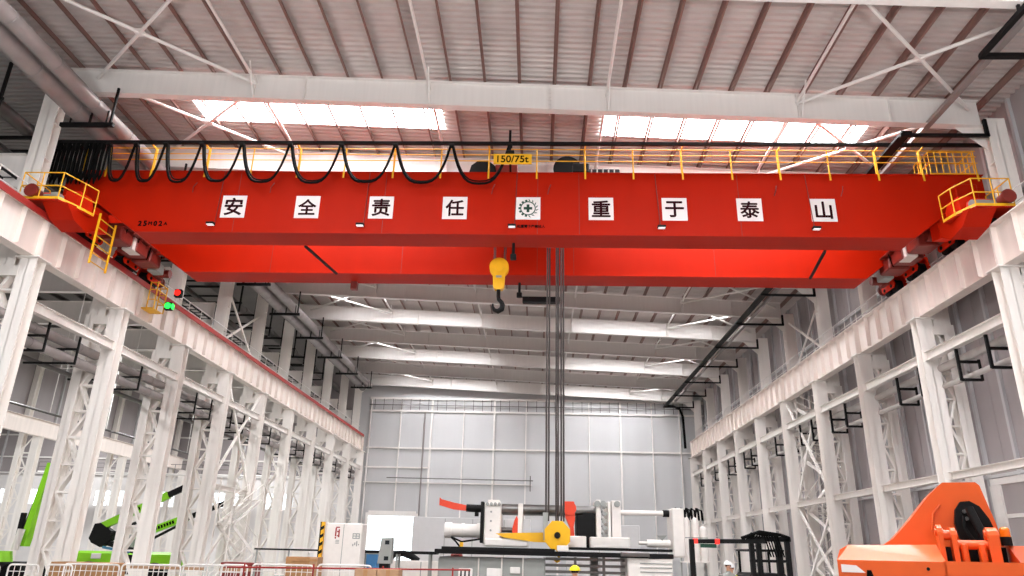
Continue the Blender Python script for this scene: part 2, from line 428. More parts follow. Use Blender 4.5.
# X bracing with stair towers in bay 3-4 on both sides
for s in (1,-1):
    xc = XR if s > 0 else XL
    y0, y1 = ROW[3]+.2, ROW[4]-.2
    for lev, (z0, z1) in enumerate(((.4,EZ+3.15),(EZ+3.5,EZ+9.7))):
        mb = MB().bar((xc,y0,z0),(xc,y1,z1),.1,.16); mb.bar((xc+.06,y1,z0),(xc+.06,y0,z1),.1,.16)
        tag(mb.build('cross_brace', 'column'), 'white crossed bars between the fourth and fifth columns, %s side, %s tier' % (SIDE[s], ('lower','upper')[lev]), 'cross brace', 'wall cross braces')
    xu = 17.42 if s > 0 else -19.78
    mb = MB().bar((xu,y0,ZRT+.3),(xu,y1,EZ+15.4),.08,.14); mb.bar((xu+.06,y1,ZRT+.3),(xu+.06,y0,EZ+15.4),.08,.14)
    tag(mb.build('cross_brace', 'column'), 'white crossed bars above the runway between upper shafts, %s side' % SIDE[s], 'cross brace', 'wall cross braces')
    xa, xb = (17.0,17.95) if s > 0 else (-20.9,-19.9)
    if s < 0: xa, xb = -18.4, -17.5
    t = thing('stair_tower', 'white open zigzag service stairs beside the %s crossed bars' % SIDE[s], 'stairs', ((xa+xb)/2,(y0+y1)/2,0))
    z = 0.; d = 1; nfl = 7 if s > 0 else 3
    for fl in range(nfl):
        ya, yb = (y0+.6,y1-.9) if d > 0 else (y1-.9,y0+.6)
        z2 = z+1.6
        for x in (xa,xb): MB().bar((x,ya,z),(x,yb,z2),.04,.2).build('stringer', 'column', t)
        mb = MB()
        for q in range(8):
            u = (q+.5)/8; yy = ya+(yb-ya)*u; mb.box(xa,xb,yy-.12,yy+.12,z+1.6*u-.015,z+1.6*u+.015)
        mb.build('treads', 'column', t)
        mb = MB()
        for x in (xa,xb):
            mb.cyl((x,ya,z+1.0),(x,yb,z2+1.0),.022,n=6)
            mb.cyl((x,ya,z+.5),(x,yb,z2+.5),.015,n=6)
            for q in range(5):
                u = q/4; yy = ya+(yb-ya)*u; mb.cyl((x,yy,z+1.6*u),(x,yy,z+1.6*u+1.0),.018,n=6)
        mb.build('handrail', 'column', t)
        MB().box(xa,xb,yb-.35,yb+.35,z2-.02,z2+.02).build('landing', 'column', t)
        z = z2; d = -d
    for x in (xa,xb):
        for yy in (y0+.3,y1-.6): MB().bar((x,yy,0),(x,yy,z+1),.07).build('corner_post', 'column', t)

# ---------------------------------------------------------------- walls
XW = 18.3
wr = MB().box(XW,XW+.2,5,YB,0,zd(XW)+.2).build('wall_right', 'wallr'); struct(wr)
n = 0
y = 6.4
while y < YB:
    MB().box(XW-.012,XW,y+.16,y+.22,0,zd(XW)).build('joint', 'joint', wr)  # dark joint strip with the post's thin shadow put in its colour
    MB().box(XW-.13,XW,y-.05,y+.1,0,zd(XW)-.02).build('wall_post', 'wall', wr)
    MB().box(XW-.02,XW,y+.9,y+1.05,0,zd(XW)-.02).build('wall_rib', 'wallr', wr)
    y += 2.0
for z in (EZ+3.3,EZ+9.2,EZ+13.4): MB().box(XW-.16,XW-.0,6,YB,z-.06,z+.06).build('wall_girt', 'wall', wr)
# window in right wall
w = MB().box(XW-.2,XW-.12,24.5,30.2,EZ+2.95,EZ+3.2).box(XW-.2,XW-.12,24.5,30.2,-.0+EZ-.8,EZ-.6).box(XW-.22,XW-.12,29.6,30.25,EZ-.59,EZ+2.94).box(XW-.22,XW-.12,24.5,24.8,EZ-.59,EZ+2.94)
w.box(XW-.19,XW-.145,27.2,27.4,EZ-.59,EZ+2.94).box(XW-.18,XW-.15,24.81,29.59,EZ+1.7,EZ+1.85)
w = w.build('window_30', 'white'); struct(w)
MB().box(XW-.14,XW-.12,24.8,29.6,EZ-.6,EZ+2.95).build('pane', 'wallr', w)

# back wall: main bay and the aisle to the left
bw = MB()
DX0, DX1, DZ = -17.7, -12.7, EZ+3.45       # open roller door
def slabwall(x0, x1, z0, z1, mb): mb.box(x0,x1,YB,YB+.25,z0,z1)
slabwall(-20.4,DX0,0,20.6,bw); slabwall(DX0,DX1,DZ,20.6,bw); slabwall(DX1,XW+.2,0,20.6,bw)
bwo = bw.build('wall_back', 'wall'); struct(bwo)
MULL = (-18.4,-15.03,-11.58,-8.03,-4.65,-1.15,2.3,5.75,9.17,12.6,15.6)
for i, x in enumerate(MULL):
    big = i in (2,4,6,8)
    w_ = .2 if big else .11
    mb = MB().box(x-w_/2,x+w_/2,YB-.25,YB,(DZ if DX0 < x < DX1 else 0),EZ+15.9)
    mb.build('wind_post', 'white', bwo)
for z, h in ((EZ+10.55,.16),(EZ+14.6,.2),(EZ+16.0,.26),(EZ+6.9,.1)):
    x1 = XW if z != EZ+6.9 else -.4
    MB().box(-18.6,x1,YB-.2,YB,z-h/2,z+h/2).build('wall_girt', 'white', bwo)
MB().box(-18.6,-11.6,YB-.2,YB,EZ+8.4,EZ+8.55).build('wall_girt', 'white', bwo)
tr = MB()
for x in range(-18,17): tr.box(x-.03,x+.03,YB-.3,YB-.25,EZ+14.7,EZ+15.9)
tr.box(-18.6,17,YB-.34,YB-.26,EZ+15.2,EZ+15.28)
tr.build('clerestory_bars', 'pipedark', bwo)
tag(MB().cyl((-16,YB-.6,EZ+7.35),(-.3,YB-.6,EZ+7.3),.05,n=8).cyl((-.6,YB-.6,EZ+7.8),(-.6,YB-.6,EZ+6.2),.05,n=8).build('wall_pipe', 'pipedark'), 'thin dark pipe crossing the back wall at mid height', 'pipe')
tag(MB().cyl((-12.3,YB-.5,EZ+3.5),(-12.3,YB-.5,EZ+14.4),.09,n=8).build('downpipe', 'duct'), 'grey vertical downpipe on the back wall above the open door', 'pipe')
d_ = MB().box(DX0-.3,DX0,YB-.3,YB,0,DZ+.3).box(DX1,DX1+.25,YB-.3,YB,0,DZ+.3).box(DX0,DX1,YB-.3,YB,DZ,DZ+.5)
d_ = d_.build('door_1', 'white'); struct(d_)
g = MB()
for q in range(1,5): g.box(DX0,DX1,YB+.1,YB+.14,.2+q*1.05,.26+q*1.05)
g.build('curtain_rail', 'white', d_)
MB().box(DX0,DX1,YB+.15,YB+.17,0,DZ).build('daylight_sheet', 'glasswin', d_)  # glowing sheet added in the open doorway in place of bright daylight outside
# ground beyond the door
struct(MB().box(-50,26,YB+20,YB+60,-.2,0).build('road', 'floor'))
# left aisle back wall with windows
AXL = -76
bl = MB(); wins = [(-58.4,-56.9),(-56.2,-53.6),(-53.2,-51.2),(-47.8,-44.6),(-41.5,-38.4),(-35.2,-32.0),(-29,-26)]
z0, z1 = EZ+3.85, EZ+5.45
slabwall(AXL,-20.4,0,z0,bl); slabwall(AXL,-20.4,z1,21.2,bl)
xs = [AXL]+[v for w_ in wins for v in w_]+[-20.4]
for i in range(0,len(xs),2): slabwall(xs[i],xs[i+1],z0,z1,bl)
blo = bl.build('wall_backleft', 'plaster'); struct(blo)
for i, (a, b) in enumerate(wins):
    w = MB()
    for q in range(5): x = a+(b-a)*q/4; w.box(x-.03,x+.03,YB+.05,YB+.12,z0,z1)
    for q in range(4): z = z0+(z1-z0)*q/3; w.box(a,b,YB+.05,YB+.12,z-.03,z+.03)
    w = w.build('window_%d' % (40+i), 'white'); struct(w)
    MB().box(a,b,YB+.12,YB+.14,z0,z1).build('pane', 'glasswin', w)
# grey cladding above the plaster
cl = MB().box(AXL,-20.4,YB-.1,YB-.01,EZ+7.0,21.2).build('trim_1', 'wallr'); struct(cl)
for x in range(-74,-20,3): MB().box(x-.08,x+.08,YB-.3,YB-.1,EZ+7,17.3).build('wind_post', 'wall', cl)
for z in (EZ+7.1,EZ+8.8,EZ+11.2): MB().box(AXL,-20.4,YB-.28,YB-.1,z-.08,z+.08).build('wall_girt', 'white', cl)
struct(MB().box(AXL-.2,AXL,5,YB,0,21.2).build('wall_left', 'plaster'))

# main eave strip above the lower side roof


# ---------------------------------------------------------------- left aisle roof
ZS = EZ+14.4
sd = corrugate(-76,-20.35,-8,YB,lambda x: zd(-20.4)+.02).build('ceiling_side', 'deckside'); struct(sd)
for k, yk in enumerate([Y0-BAY]+ROW):
    for m_, (a, b) in enumerate(((-37.6,-20.3),(-76,-38.4))):
        t = thing('aisle_beam', 'white roof beam over the %s left aisle, %s from the camera' % (('near','far')[m_], ORD[k]), 'roof beam', ((a+b)/2,yk,ZS-1.5), 'aisle roof beams')
        MB().box(a,b,yk-.01,yk+.01,ZS-1.48,ZS-.02).build('web', 'white', t)
        MB().box(a,b,yk-.16,yk+.16,ZS-1.5,ZS-1.475).build('bottom_flange', 'white', t)
        MB().box(a,b,yk-.16,yk+.16,ZS-.025,ZS).build('top_flange', 'white', t)
for i in range(24):
    x = -21.2-1.5*i
    o = MB().box(x-.06,x-.03,8,YB,ZS,ZS+.26).box(x-.06,x+.06,8,YB,ZS,ZS+.02).box(x-.06,x+.06,8,YB,ZS+.24,ZS+.26).build('aisle_purlin', 'pipedark')
    tag(o, 'dark grey steel joist lying on the aisle beams, %s from the crane hall' % ORD[i], 'purlin', 'aisle purlins')
for i, (x, z, r) in enumerate(((-21.6,EZ+16.3,.28),(-22.8,EZ+15.6,.2))):
    pipe_run(x, z, r, 'dark duct high over the left aisle, %s one' % ('upper thicker','lower thinner')[i], 'pipedark', 12, 78, 'aisle_duct')
for k, yk in enumerate([Y0-BAY]+ROW[:8]):
    for q, dy in enumerate((-1.6,1.2)):
        mb = MB()
        y = yk+dy; mb.bar((-20.6,y,EZ+15.95),(-23.6,y,EZ+15.95),.12); mb.bar((-20.7,y,EZ+15.3),(-20.7,y,EZ+17.6),.1); mb.bar((-23.5,y,EZ+15.3),(-20.8,y,EZ+15.3),.1)
        tag(mb.build('duct_frame', 'black'), 'black frame carrying the aisle ducts, %s from the camera' % ORD[2*k+q], 'bracket', 'aisle duct frames')
# far row of columns in the aisle with its runway and cladding
XA = -38.0
for k, y in enumerate([Y0-BAY]+ROW):
    t = thing('aisle_column', 'pale column of the far aisle row, %s from the camera' % ORD[k], 'column', (XA,y,0), 'far aisle columns')
    hleg(XA, y, .6, .45, 0, EZ+7.6).build('inner_leg', 'column', t)
    hleg(XA-1.2, y, .4, .45, 0, ZS-.1).build('outer_leg', 'column', t)
    mb = MB(); z = .6; j = 0
    while z < EZ+6.6:
        mb.box(XA-1.,XA-.3,y-.23,y-.2,z-.05,z+.05)
        p, q = ((XA-1.0,z),(XA-.3,z+1.1)) if j % 2 else ((XA-.3,z),(XA-1.,z+1.1))
        mb.bar((p[0],y-.22,p[1]),(q[0],y-.22,q[1]),.024,.1); z += 1.1; j += 1
    mb.build('lacing', 'column', t)
t = thing('aisle_runway_beam', 'long white runway girder on the far aisle columns', 'runway beam', (XA,50,EZ+7.6))
MB().box(XA-.01,XA+.01,10,78,EZ+7.6,EZ+8.8).box(XA-.2,XA+.2,10,78,EZ+8.77,EZ+8.8).build('web', 'beam', t)
MB().box(XA-.2,XA+.2,10,78,EZ+7.57,EZ+7.6).build('bottom_flange', 'beam', t)
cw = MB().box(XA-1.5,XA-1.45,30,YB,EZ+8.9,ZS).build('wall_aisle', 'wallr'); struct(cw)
y = 31.
while y < YB: MB().box(XA-1.45,XA-1.3,y-.08,y+.08,EZ+8.9,ZS).build('wall_post', 'wall', cw); y += 3.
# cable racks above the left runway and thin aisle pipes
for i, (x, z) in enumerate(((-20.75,EZ+12.2),(-20.75,EZ+13.3))):
    t = thing('cable_rack', 'black cable ladder rack behind the left upper shafts, %s one' % ('lower','upper')[i], 'cable rack', (x,50,z), 'cable racks')
    MB().box(x-.3,x-.26,20,77,z,z+.1).box(x+.26,x+.3,20,77,z,z+.1).build('side_rail', 'black', t)
    mb = MB(); y = 20.
    while y < 77: mb.box(x-.26,x+.26,y,y+.05,z,z+.03); y += .6
    mb.build('rungs', 'black', t)['kind'] = 'stuff'
    mb = MB(); y = 24.4
    while y < 77: mb.bar((x+.35,y+.3,z-.04),(x-.5,y+.3,z-.04),.08); mb.bar((x-.45,y+.3,z-.04),(x-.45,y+.3,z+.7),.06); y += 6.
    mb.build('support_arm', 'black', t)
for i, (x, z) in enumerate(((-24.5,EZ+8.3),(-29,EZ+7.2))):
    t = thing('sprinkler_pipe', 'thin dark pipe on hangers under the aisle roof, %s' % ('nearer the columns','further into the aisle')[i], 'pipe', (x,50,z))
    MB().cyl((x,15,z),(x,YB-1,z),.07,n=8).build('pipe', 'pipedark', t)
    y = 18.
    while y < 78: MB().cyl((x,y,z),(x,y,ZS-1.4),.025,n=6).build('hanger_rod', 'white', t); y += 6.
t = thing('gallery_railing', 'grey tube guard rail along the far end wall of the aisle', 'railing', (-36,76,EZ+7.2))
MB().box(-52,-21,75.6,76.8,EZ+6.9,EZ+7.0).build('gallery_deck', 'white', t)
mb = MB()
for z in (.45,.9): mb.cyl((-52,75.6,EZ+7+z),(-21,75.6,EZ+7+z),.03,n=6)
mb.build('handrail', 'pipedark', t)
for i in range(22): MB().cyl((-52+1.45*i,75.6,EZ+7),(-52+1.45*i,75.6,EZ+7.9),.03,n=6).build('post', 'pipedark', t)

# ---------------------------------------------------------------- roof level services
for i, (x, z, r) in enumerate(((-17.5,EZ+16.2,.3),(-18.25,EZ+16.0,.36))):
    mb = MB().cyl((x,8,z),(x,74,z),r,n=18)
    y = 9.
    while y < 74: mb.cyl((x,y,z),(x,y+.07,z),r*1.06,n=18); y += 2.4
    tag(mb.build('roof_duct', 'duct'), 'grey round roof duct beneath the left eave, %s of the pair' % ('inner and smaller','outer and larger')[i], 'duct', 'ducts under the left eave')
for k, yk in enumerate(ROW[:9]):
    y = yk-.4
    mb = MB().bar((-19.0,y,EZ+15.55),(-16.85,y,EZ+15.55),.14,.16); mb.bar((-17.0,y,EZ+15.5),(-17.0,y,zb(-17)+.05),.08)
    for x, r, z in ((-17.5,.3,EZ+16.2),(-18.25,.36,EZ+16.0)): mb.bar((x-r-.03,y,EZ+15.6),(x-r-.03,y,z),.05); mb.bar((x+r+.03,y,EZ+15.6),(x+r+.03,y,z),.05)
    tag(mb.build('duct_bracket', 'black'), 'black bracket carrying the ducts at the %s left column' % ORD[k], 'bracket', 'duct brackets')
t = thing('cable_tray', 'black cable tray slanting back under the right side of the roof', 'cable tray', (13.9,45,EZ+15.35))
MB().box(13.75,14.1,24.0,78.3,EZ+15.3,EZ+15.33).build('tray_bed', 'black', t)
MB().box(13.73,13.76,24.0,78.3,EZ+15.3,EZ+15.4).box(14.09,14.12,24.0,78.3,EZ+15.3,EZ+15.4).build('side_rail', 'black', t)
mb = MB()
for i in range(5): mb.cyl((13.8+.06*i,24.0,EZ+15.36),(13.8+.06*i,78,EZ+15.36),.035,n=6)
mb.build('cables', 'rubber', t)
MB().tube([(14,78.2,EZ+15.4),(14.8,78.6,EZ+15.45),(15.6,78.8,EZ+15.2),(15.9,78.9,EZ+14.4),(16,79,EZ+11)],.14).build('cable_drop', 'rubber', t)
for k, yk in enumerate(ROW):
    y = yk-.3
    mb = MB().bar((13.7,y,EZ+15.25),(17.0,y,EZ+15.25),.12,.12); mb.bar((16.95,y,EZ+15.2),(16.95,y,EZ+15.95),.12,.12)
    tag(mb.build('tray_bracket', 'black'), 'black bar carrying the cable tray at the %s roof beam behind the crane front' % ORD[k], 'bracket', 'cable tray brackets')
mb = MB().bar((14.4,16.0,EZ+15.6),(14.4,19.9,EZ+15.6),.16,.16).bar((14.35,19.9,EZ+15.6),(18.2,19.9,EZ+15.6),.16,.16).bar((14.4,17.9,EZ+15.6),(14.4,17.9,EZ+16.0),.08)
tag(mb.build('drain_pipe', 'black'), 'thick black pipe bent at a corner near the top right edge', 'pipe')
tag(MB().box(14.9,15.12,15,78,EZ+15.85,EZ+16.0).build('gutter_duct', 'duct'), 'long grey flat duct beside the black cable tray', 'duct')

# ---------------------------------------------------------------- the bridge crane
crane = thing('bridge_crane', 'red double girder bridge crane spanning the hall, with white character boards', 'crane', (-.65,28.7,ZRT+.155))
GZ0, GZ1 = EZ+11.74, EZ+14.45
GPROF = [(-18.75,GZ1),(17.5,GZ1),(17.5,EZ+13.0),(16.1,EZ+13.0),(14.45,GZ0),(-16.1,GZ0),(-17.9,EZ+13.0),(-18.75,EZ+13.0)]
def girder(y0, y1, name_first):
    inset = .06
    body = MB(); body.prism(GPROF, y0+inset, y1-inset)
    g = body.build('main_girder', 'red', crane)
    g['label'] = name_first
    # flange plates standing a little proud
    MB().box(-18.8,17.55,y0,y1,GZ1,GZ1+.03).build('top_flange', 'red', g)
    fl = MB(); pts = [(-16.1,GZ0),(14.45,GZ0)]
    fl.box(-16.1,14.45,y0,y1,GZ0-.03,GZ0)
    fl.prism([(14.45,GZ0-.03),(14.45,GZ0),(16.1,EZ+13),(16.13,EZ+12.97)],y0,y1); fl.prism([(-16.1,GZ0-.03),(-16.1,GZ0),(-17.9,EZ+13),(-17.93,EZ+12.97)],y0,y1)
    fl.build('bottom_flange', 'red', g)
    seams = MB()
    for x in (-12.2,-6.2,-.05,1.6,7.9): MB().box(x-.012,x+.012,y0+inset-.004,y0+inset,GZ0,GZ1).build('weld_seam', 'oxide', g)
    return g
GN0, GN1, GF0, GF1 = 25.7, 26.95, 30.05, 31.35
gn = girder(GN0, GN1, 'near girder with the character boards')
gf = girder(GF0, GF1, 'far girder, bright red')
for (y0, y1, g) in ((GN0,GN1,gn),(GF0,GF1,gf)):
    yr = y1-.2 if y0 < 28 else y0+.2
    MB().box(-17.5,16.4,yr-.05,yr+.05,GZ1+.03,GZ1+.15).build('trolley_rail', 'steel', g)
# end carriages, bogies and wheels
for s in (1,-1):
    xc = XR if s > 0 else XL
    e = MB().cbox(xc-.42,xc+.42,GN0-.2,GF1+.3,EZ+13.0,EZ+13.95,.03).build('end_carriage', 'red', crane)
    for yb in (GN0+.3,GF0+1.0):
        b = MB().prism([(yb-1.5,EZ+12.45),(yb-1.3,EZ+12.8),(yb-.3,EZ+13.0),(yb+.3,EZ+13.0),(yb+1.3,EZ+12.8),(yb+1.5,EZ+12.45),(yb+.9,EZ+12.4),(yb,EZ+12.75),(yb-.9,EZ+12.4)], xc-.34, xc+.34, 'x').build('balance_beam', 'truckred', crane)
        for yy in (yb-1.05,yb+1.05):
            q = MB()
            for xx in (xc-.3,xc+.24): q.prism([(yy-.62,EZ+12.05),(yy-.45,EZ+12.5),(yy,EZ+12.62),(yy+.45,EZ+12.5),(yy+.62,EZ+12.05),(yy+.5,EZ+11.9),(yy-.5,EZ+11.9)], xx, xx+.06, 'x')
            q = q.build('bogie_frame', 'truckred', crane)
            for yw in (yy-.33,yy+.33):
                MB().cyl((xc-.12,yw,EZ+12.02),(xc+.12,yw,EZ+12.02),.265,n=20).cyl((xc-.16,yw,EZ+12.02),(xc-.12,yw,EZ+12.02),.29,n=20).cyl((xc-.33,yw,EZ+12.02),(xc+.33,yw,EZ+12.02),.08,n=10).build('wheel', 'black', q)
        # drive motors and brown junction gear inboard
        sx = -s
        MB().cyl((xc+sx*.4,yb+1.0,EZ+12.35),(xc+sx*1.05,yb+1.0,EZ+12.35),.2,n=12).cbox(xc+sx*.35,xc+sx*.6,yb+.7,yb+1.3,EZ+12.1,EZ+12.75,.03).build('drive_motor', 'oxide', crane)
        MB().cbox(xc+sx*.36,xc+sx*.56,yb-1.0,yb-.1,EZ+12.15,EZ+12.85,.03).build('gear_case', 'orangered', crane)
    for ya, yb2, dz in ((24.55,25.5,0),(25.75,26.7,-.1)):
        MB().prism([(ya,EZ+12.9+dz),(yb2-.2,EZ+12.95+dz),(yb2,EZ+12.7+dz),(yb2,EZ+12.1+dz),(ya+.25,EZ+11.95+dz),(ya,EZ+12.2+dz)], min(xc-s*.45,xc-s*1.0), max(xc-s*.45,xc-s*1.0), 'x').build('drive_housing', 'truckred', crane)
    for yy in (27.6,28.9,30.1):
        MB().cbox(xc-s*.45,xc-s*1.35,yy-.5,yy+.45,EZ+12.02,EZ+12.58,.05).build('cable_box', 'oxide', crane)
    # inboard service walkway between the girders
    x0, x1 = xc-s*.42, xc-s*1.5
    w = MB().box(x0,x1,GN1,GF0,EZ+12.6,EZ+12.66).build('end_walkway', 'oxide', crane)
    mb = MB()
    for k in range(6): mb.box(min(x0,x1),max(x0,x1),GN1+.1+k*.68,GN1+.16+k*.68,EZ+12.5,EZ+12.6)
    mb.build('joist', 'oxide', w)
    MB().cbox(x1+s*.2,x1+s*.7,28.2,28.9,EZ+12.0,EZ+12.6,.03).build('junction_box', 'machwhite', crane)
    MB().cbox(x1+s*.3,x1+s*.8,30.6,31.2,EZ+11.95,EZ+12.4,.03).build('junction_box', 'machgrey', crane)
    mb = MB()
    for q in range(4): mb.tube([(x1+s*.1,27.4+q,EZ+12.6),(x1+s*.3,27.6+q,EZ+12.1),(x0,28+q,EZ+12.3)],.03,6)
    mb.build('hydraulic_hose', 'rubber', crane)
    # buffers
    for yb, d in ((GN0-1.95,-1),(GF1+1.4,1)):
        MB().cyl((xc,yb,EZ+12.3),(xc,yb+d*.35,EZ+12.3),.2,n=14).cyl((xc,yb+d*.35,EZ+12.3),(xc,yb+d*.45,EZ+12.3),.26,n=14).build('buffer', 'oxide', crane)
# end platforms with yellow railings in front of the carriages
def railing(parent, pts, h=1.1, mid=.55, base=0., seg=.75, name='railing'):
    mb = MB()
    for i in range(len(pts)-1):
        p = Vector(pts[i]); q = Vector(pts[i+1]); n_ = max(1, round((q-p).length/seg))
        for j in range(n_+(i == len(pts)-2)):
            c = p.lerp(q, j/n_); mb.cyl(c, c+Vector((0,0,h)), .024, n=6)
        for z in (h, mid): mb.cyl(p+Vector((0,0,z)), q+Vector((0,0,z)), .024, n=6)
        mb.bar(p+Vector((0,0,.06)), q+Vector((0,0,.06)), .012, .1)
    return mb.build(name, 'yellow', parent)
for s in (1,-1):
    z = EZ+11.93
    if s < 0: poly = [(-19.38,23.42),(-17.87,23.42),(-17.56,24.3),(-17.4,24.9),(-19.38,24.9)]
    else: poly = [(16.9,23.5),(15.55,23.5),(15.25,24.3),(15.15,24.9),(16.9,24.9)]
    p = MB().prism(poly, z, z+.05, 'z').build('end_platform', 'red', crane)
    q = MB()
    xs = [a for a, b in poly]
    xi_ = -18.55 if s < 0 else 16.3; xj_ = -17.6 if s < 0 else 15.35
    q.prism([(23.6,z),(25.6,z+.4),(25.6,z-.25),(25.0,z-.6),(24.2,z-.45)], min(xi_,xj_), max(xi_,xj_), 'x')
    q.build('platform_bracket', 'red', p)
    railing(p, [(a,b,z+.05) for a, b in [poly[4],poly[0],poly[1],poly[2],poly[3]]])
    mx = -18.8 if s < 0 else 16.2
    MB().cyl((mx-.5,24.0,z+.3),(mx+.4,24.0,z+.3),.23,n=14).cbox(mx+.3,mx+.6,23.8,24.2,z+.05,z+.55,.03).build('brake_motor', 'machgrey', crane)
    MB().tube([(mx-.5,24.2,z+.1),(mx-.45,24.2,z+.5),(mx-.2,24.2,z+.65),(mx+.4,24.2,z+.6),(mx+.7,24.2,z+.1)],.07).build('motor_guard', 'truckred', crane)
# upper corner cage on the right and railings on top of both girders
GT = GZ1+.03
def top_rail(y, xs, name, x_end):
    r = D.objects.new(name, None); COL.objects.link(r); r.parent = crane; r.location = Vector((xs[0],y,GT))-wloc(crane)
    for x in xs: MB().cyl((x,y,GT-.25),(x,y,GT+1.06),.028,n=6).box(x-.035,x+.035,y-.03,y-.015,GT-.32,GT+.02).build('post', 'yellow', r)
    mb = MB()
    for z in (.5,.78,1.04): mb.cyl((xs[0],y,GT+z),(x_end,y,GT+z),.02,n=6)
    mb.build('handrail', 'yellow', r)
    return r
top_rail(GN0-.02, [-17.85,-15.95,-13.7,-11.8,-9.87,-7.95,-5.94,-4.0,-2.05,-.1,1.85,3.78,5.74,7.7,9.6,11.55,13.45,15.2,17.3], 'front_railing', 17.4)
top_rail(GF1-.05, [-17.5+1.95*i for i in range(18)], 'rear_railing', 16.5)
railing(crane, [(15.6,26.9,GT),(15.6,25.8,GT),(16.6,25.8,GT),(17.3,25.8,GT),(17.3,26.9,GT)], h=1.05, seg=.28, name='corner_cage')
# festoon track
FY, FZ = 25.2, EZ+15.5
tk = MB().box(-20.25,17.5,FY-.05,FY+.05,FZ-.07,FZ+.07).build('festoon_track', 'black', crane)
for x in [-18.9,-15.95,-13.7,-9.87,-5.94,-2.05,1.85,5.74,9.6,13.45,15.2]:
    MB().bar((x,FY,FZ),(x,GN0+.1,FZ-.02),.05).bar((x,GN0+.05,FZ+.02),(x,GN0+.05,GT),.07).build('track_arm', 'yellow', tk)
pk = [-17.66,-16.53,-15.28,-13.78,-12.12,-10.13,-8.03,-5.82,-3.54,-1.19]
def loop(x0, x1, z0, zlow, y, n=14):
    # hanging loop: steep sides, round bottom
    pts = []
    for i in range(n+1):
        t = -1+2*i/n; s_ = abs(t)**2.3
        x = (x0+x1)/2+(x1-x0)/2*(math.copysign(abs(t)**.75, t)); pts.append((x,y,zlow+(z0-zlow)*s_))
    return pts
for i in range(9):
    tag_ = MB().tube(loop(pk[i]+.05,pk[i+1]-.05,FZ-.14,EZ+13.72-.02*(i%3),FY),.055,6).tube(loop(pk[i]+.09,pk[i+1]-.09,FZ-.14,EZ+13.84-.02*(i%2),FY+.09),.03,6)
    tag_.build('festoon_cable', 'rubber', crane)
for x in pk: MB().cbox(x-.1,x+.1,FY-.09,FY+.13,FZ-.16,FZ-.04,.02).build('cable_carrier', 'black', crane)
for i in range(24):       # the bunched loops at the parking end
    x = -19.95+.09*i; FY = 25.2+(.1 if i % 2 else -.06)
    MB().tube([(x,FY-.02,FZ-.1),(x-.05,FY,FZ-.6),(x-.03,FY,EZ+14.1),(x+.06,FY,EZ+13.55+.09*(i%4)),(x+.13,FY,EZ+14.1),(x+.12,FY,FZ-.1)],.05,6).build('bunched_cable', 'rubber', crane)
FY = 25.2
for i in range(6): x = -19.7+.36*i; MB().box(x-.04,x+.04,FY-.1,FY+.1,FZ-.35,FZ-.05).build('cable_clamp', 'black', crane)
# character boards
CH = '安全责任?重于泰山'
BX = [-12.3,-9.3,-6.31,-3.35,-.43,2.46,5.35,8.28,11.14]
FYF = GN0+.06
for i, x in enumerate(BX):
    z = EZ+12.87+.002*i
    b = MB().box(x-.49,x+.49,FYF-.02,FYF,z-.49,z+.49).build('character_board', 'sign', crane)
    if CH[i] != '?':
        text(CH[i], .8, .004, 'ink', 'character', b, facing(x,FYF-.024,z), width=(.74 if CH[i] not in '山' else .66), bold=.018)
    else:
        e = MB(); yy0, yy1 = FYF-.028, FYF-.02
        e.box(x-.055,x+.055,yy0,yy1,z-.17,z+.17).box(x-.17,x+.17,yy0,yy1,z-.055,z+.055)
        for q in range(22):
            a = 2*PI*q/22+.1; r0 = .27; r1 = .31
            a2 = a+2*PI/22
            e.prism([(x+math.cos(a)*r0,z+math.sin(a)*r0),(x+math.cos(a2)*r0,z+math.sin(a2)*r0),(x+math.cos(a2)*r1,z+math.sin(a2)*r1),(x+math.cos(a)*r1,z+math.sin(a)*r1)], yy0, yy1)
        for q in range(7):          # gear teeth on the left half
            a = PI*.5+PI*(q+.5)/7; cx, cz = x+math.cos(a)*.34, z+math.sin(a)*.34
            e.bar((cx-.03*math.cos(a),(yy0+yy1)/2,cz-.03*math.sin(a)),(cx+.04*math.cos(a),(yy0+yy1)/2,cz+.04*math.sin(a)),.008,.09,up=(-math.sin(a),0,math.cos(a)))
        for q in range(8):          # leaves on the right half
            a = -PI*.45+PI*.9*q/7; cx, cz = x+math.cos(a)*.35, z+math.sin(a)*.35
            e.prism([(cx-.05*math.cos(a+.6),cz-.05*math.sin(a+.6)),(cx+.03*math.sin(a),cz-.03*math.cos(a)),(cx+.09*math.cos(a+.6),cz+.09*math.sin(a+.6)),(cx-.03*math.sin(a),cz+.03*math.cos(a))], yy0, yy1)
        e.build('safety_emblem', 'inkgreen', b)
for i, ch in enumerate('25M02A'): text(ch, .27, .004, 'inkblack', 'stencil_character', gn, facing(-16.0+.21*i,FYF-.006,EZ+12.1), width=.15, bold=.012)
text('起重臂下严禁站人', .2, .004, 'inkblack', 'stencil_warning', gn, facing(-.3,FYF-.006,EZ+12.1), width=1.1, bold=.006)
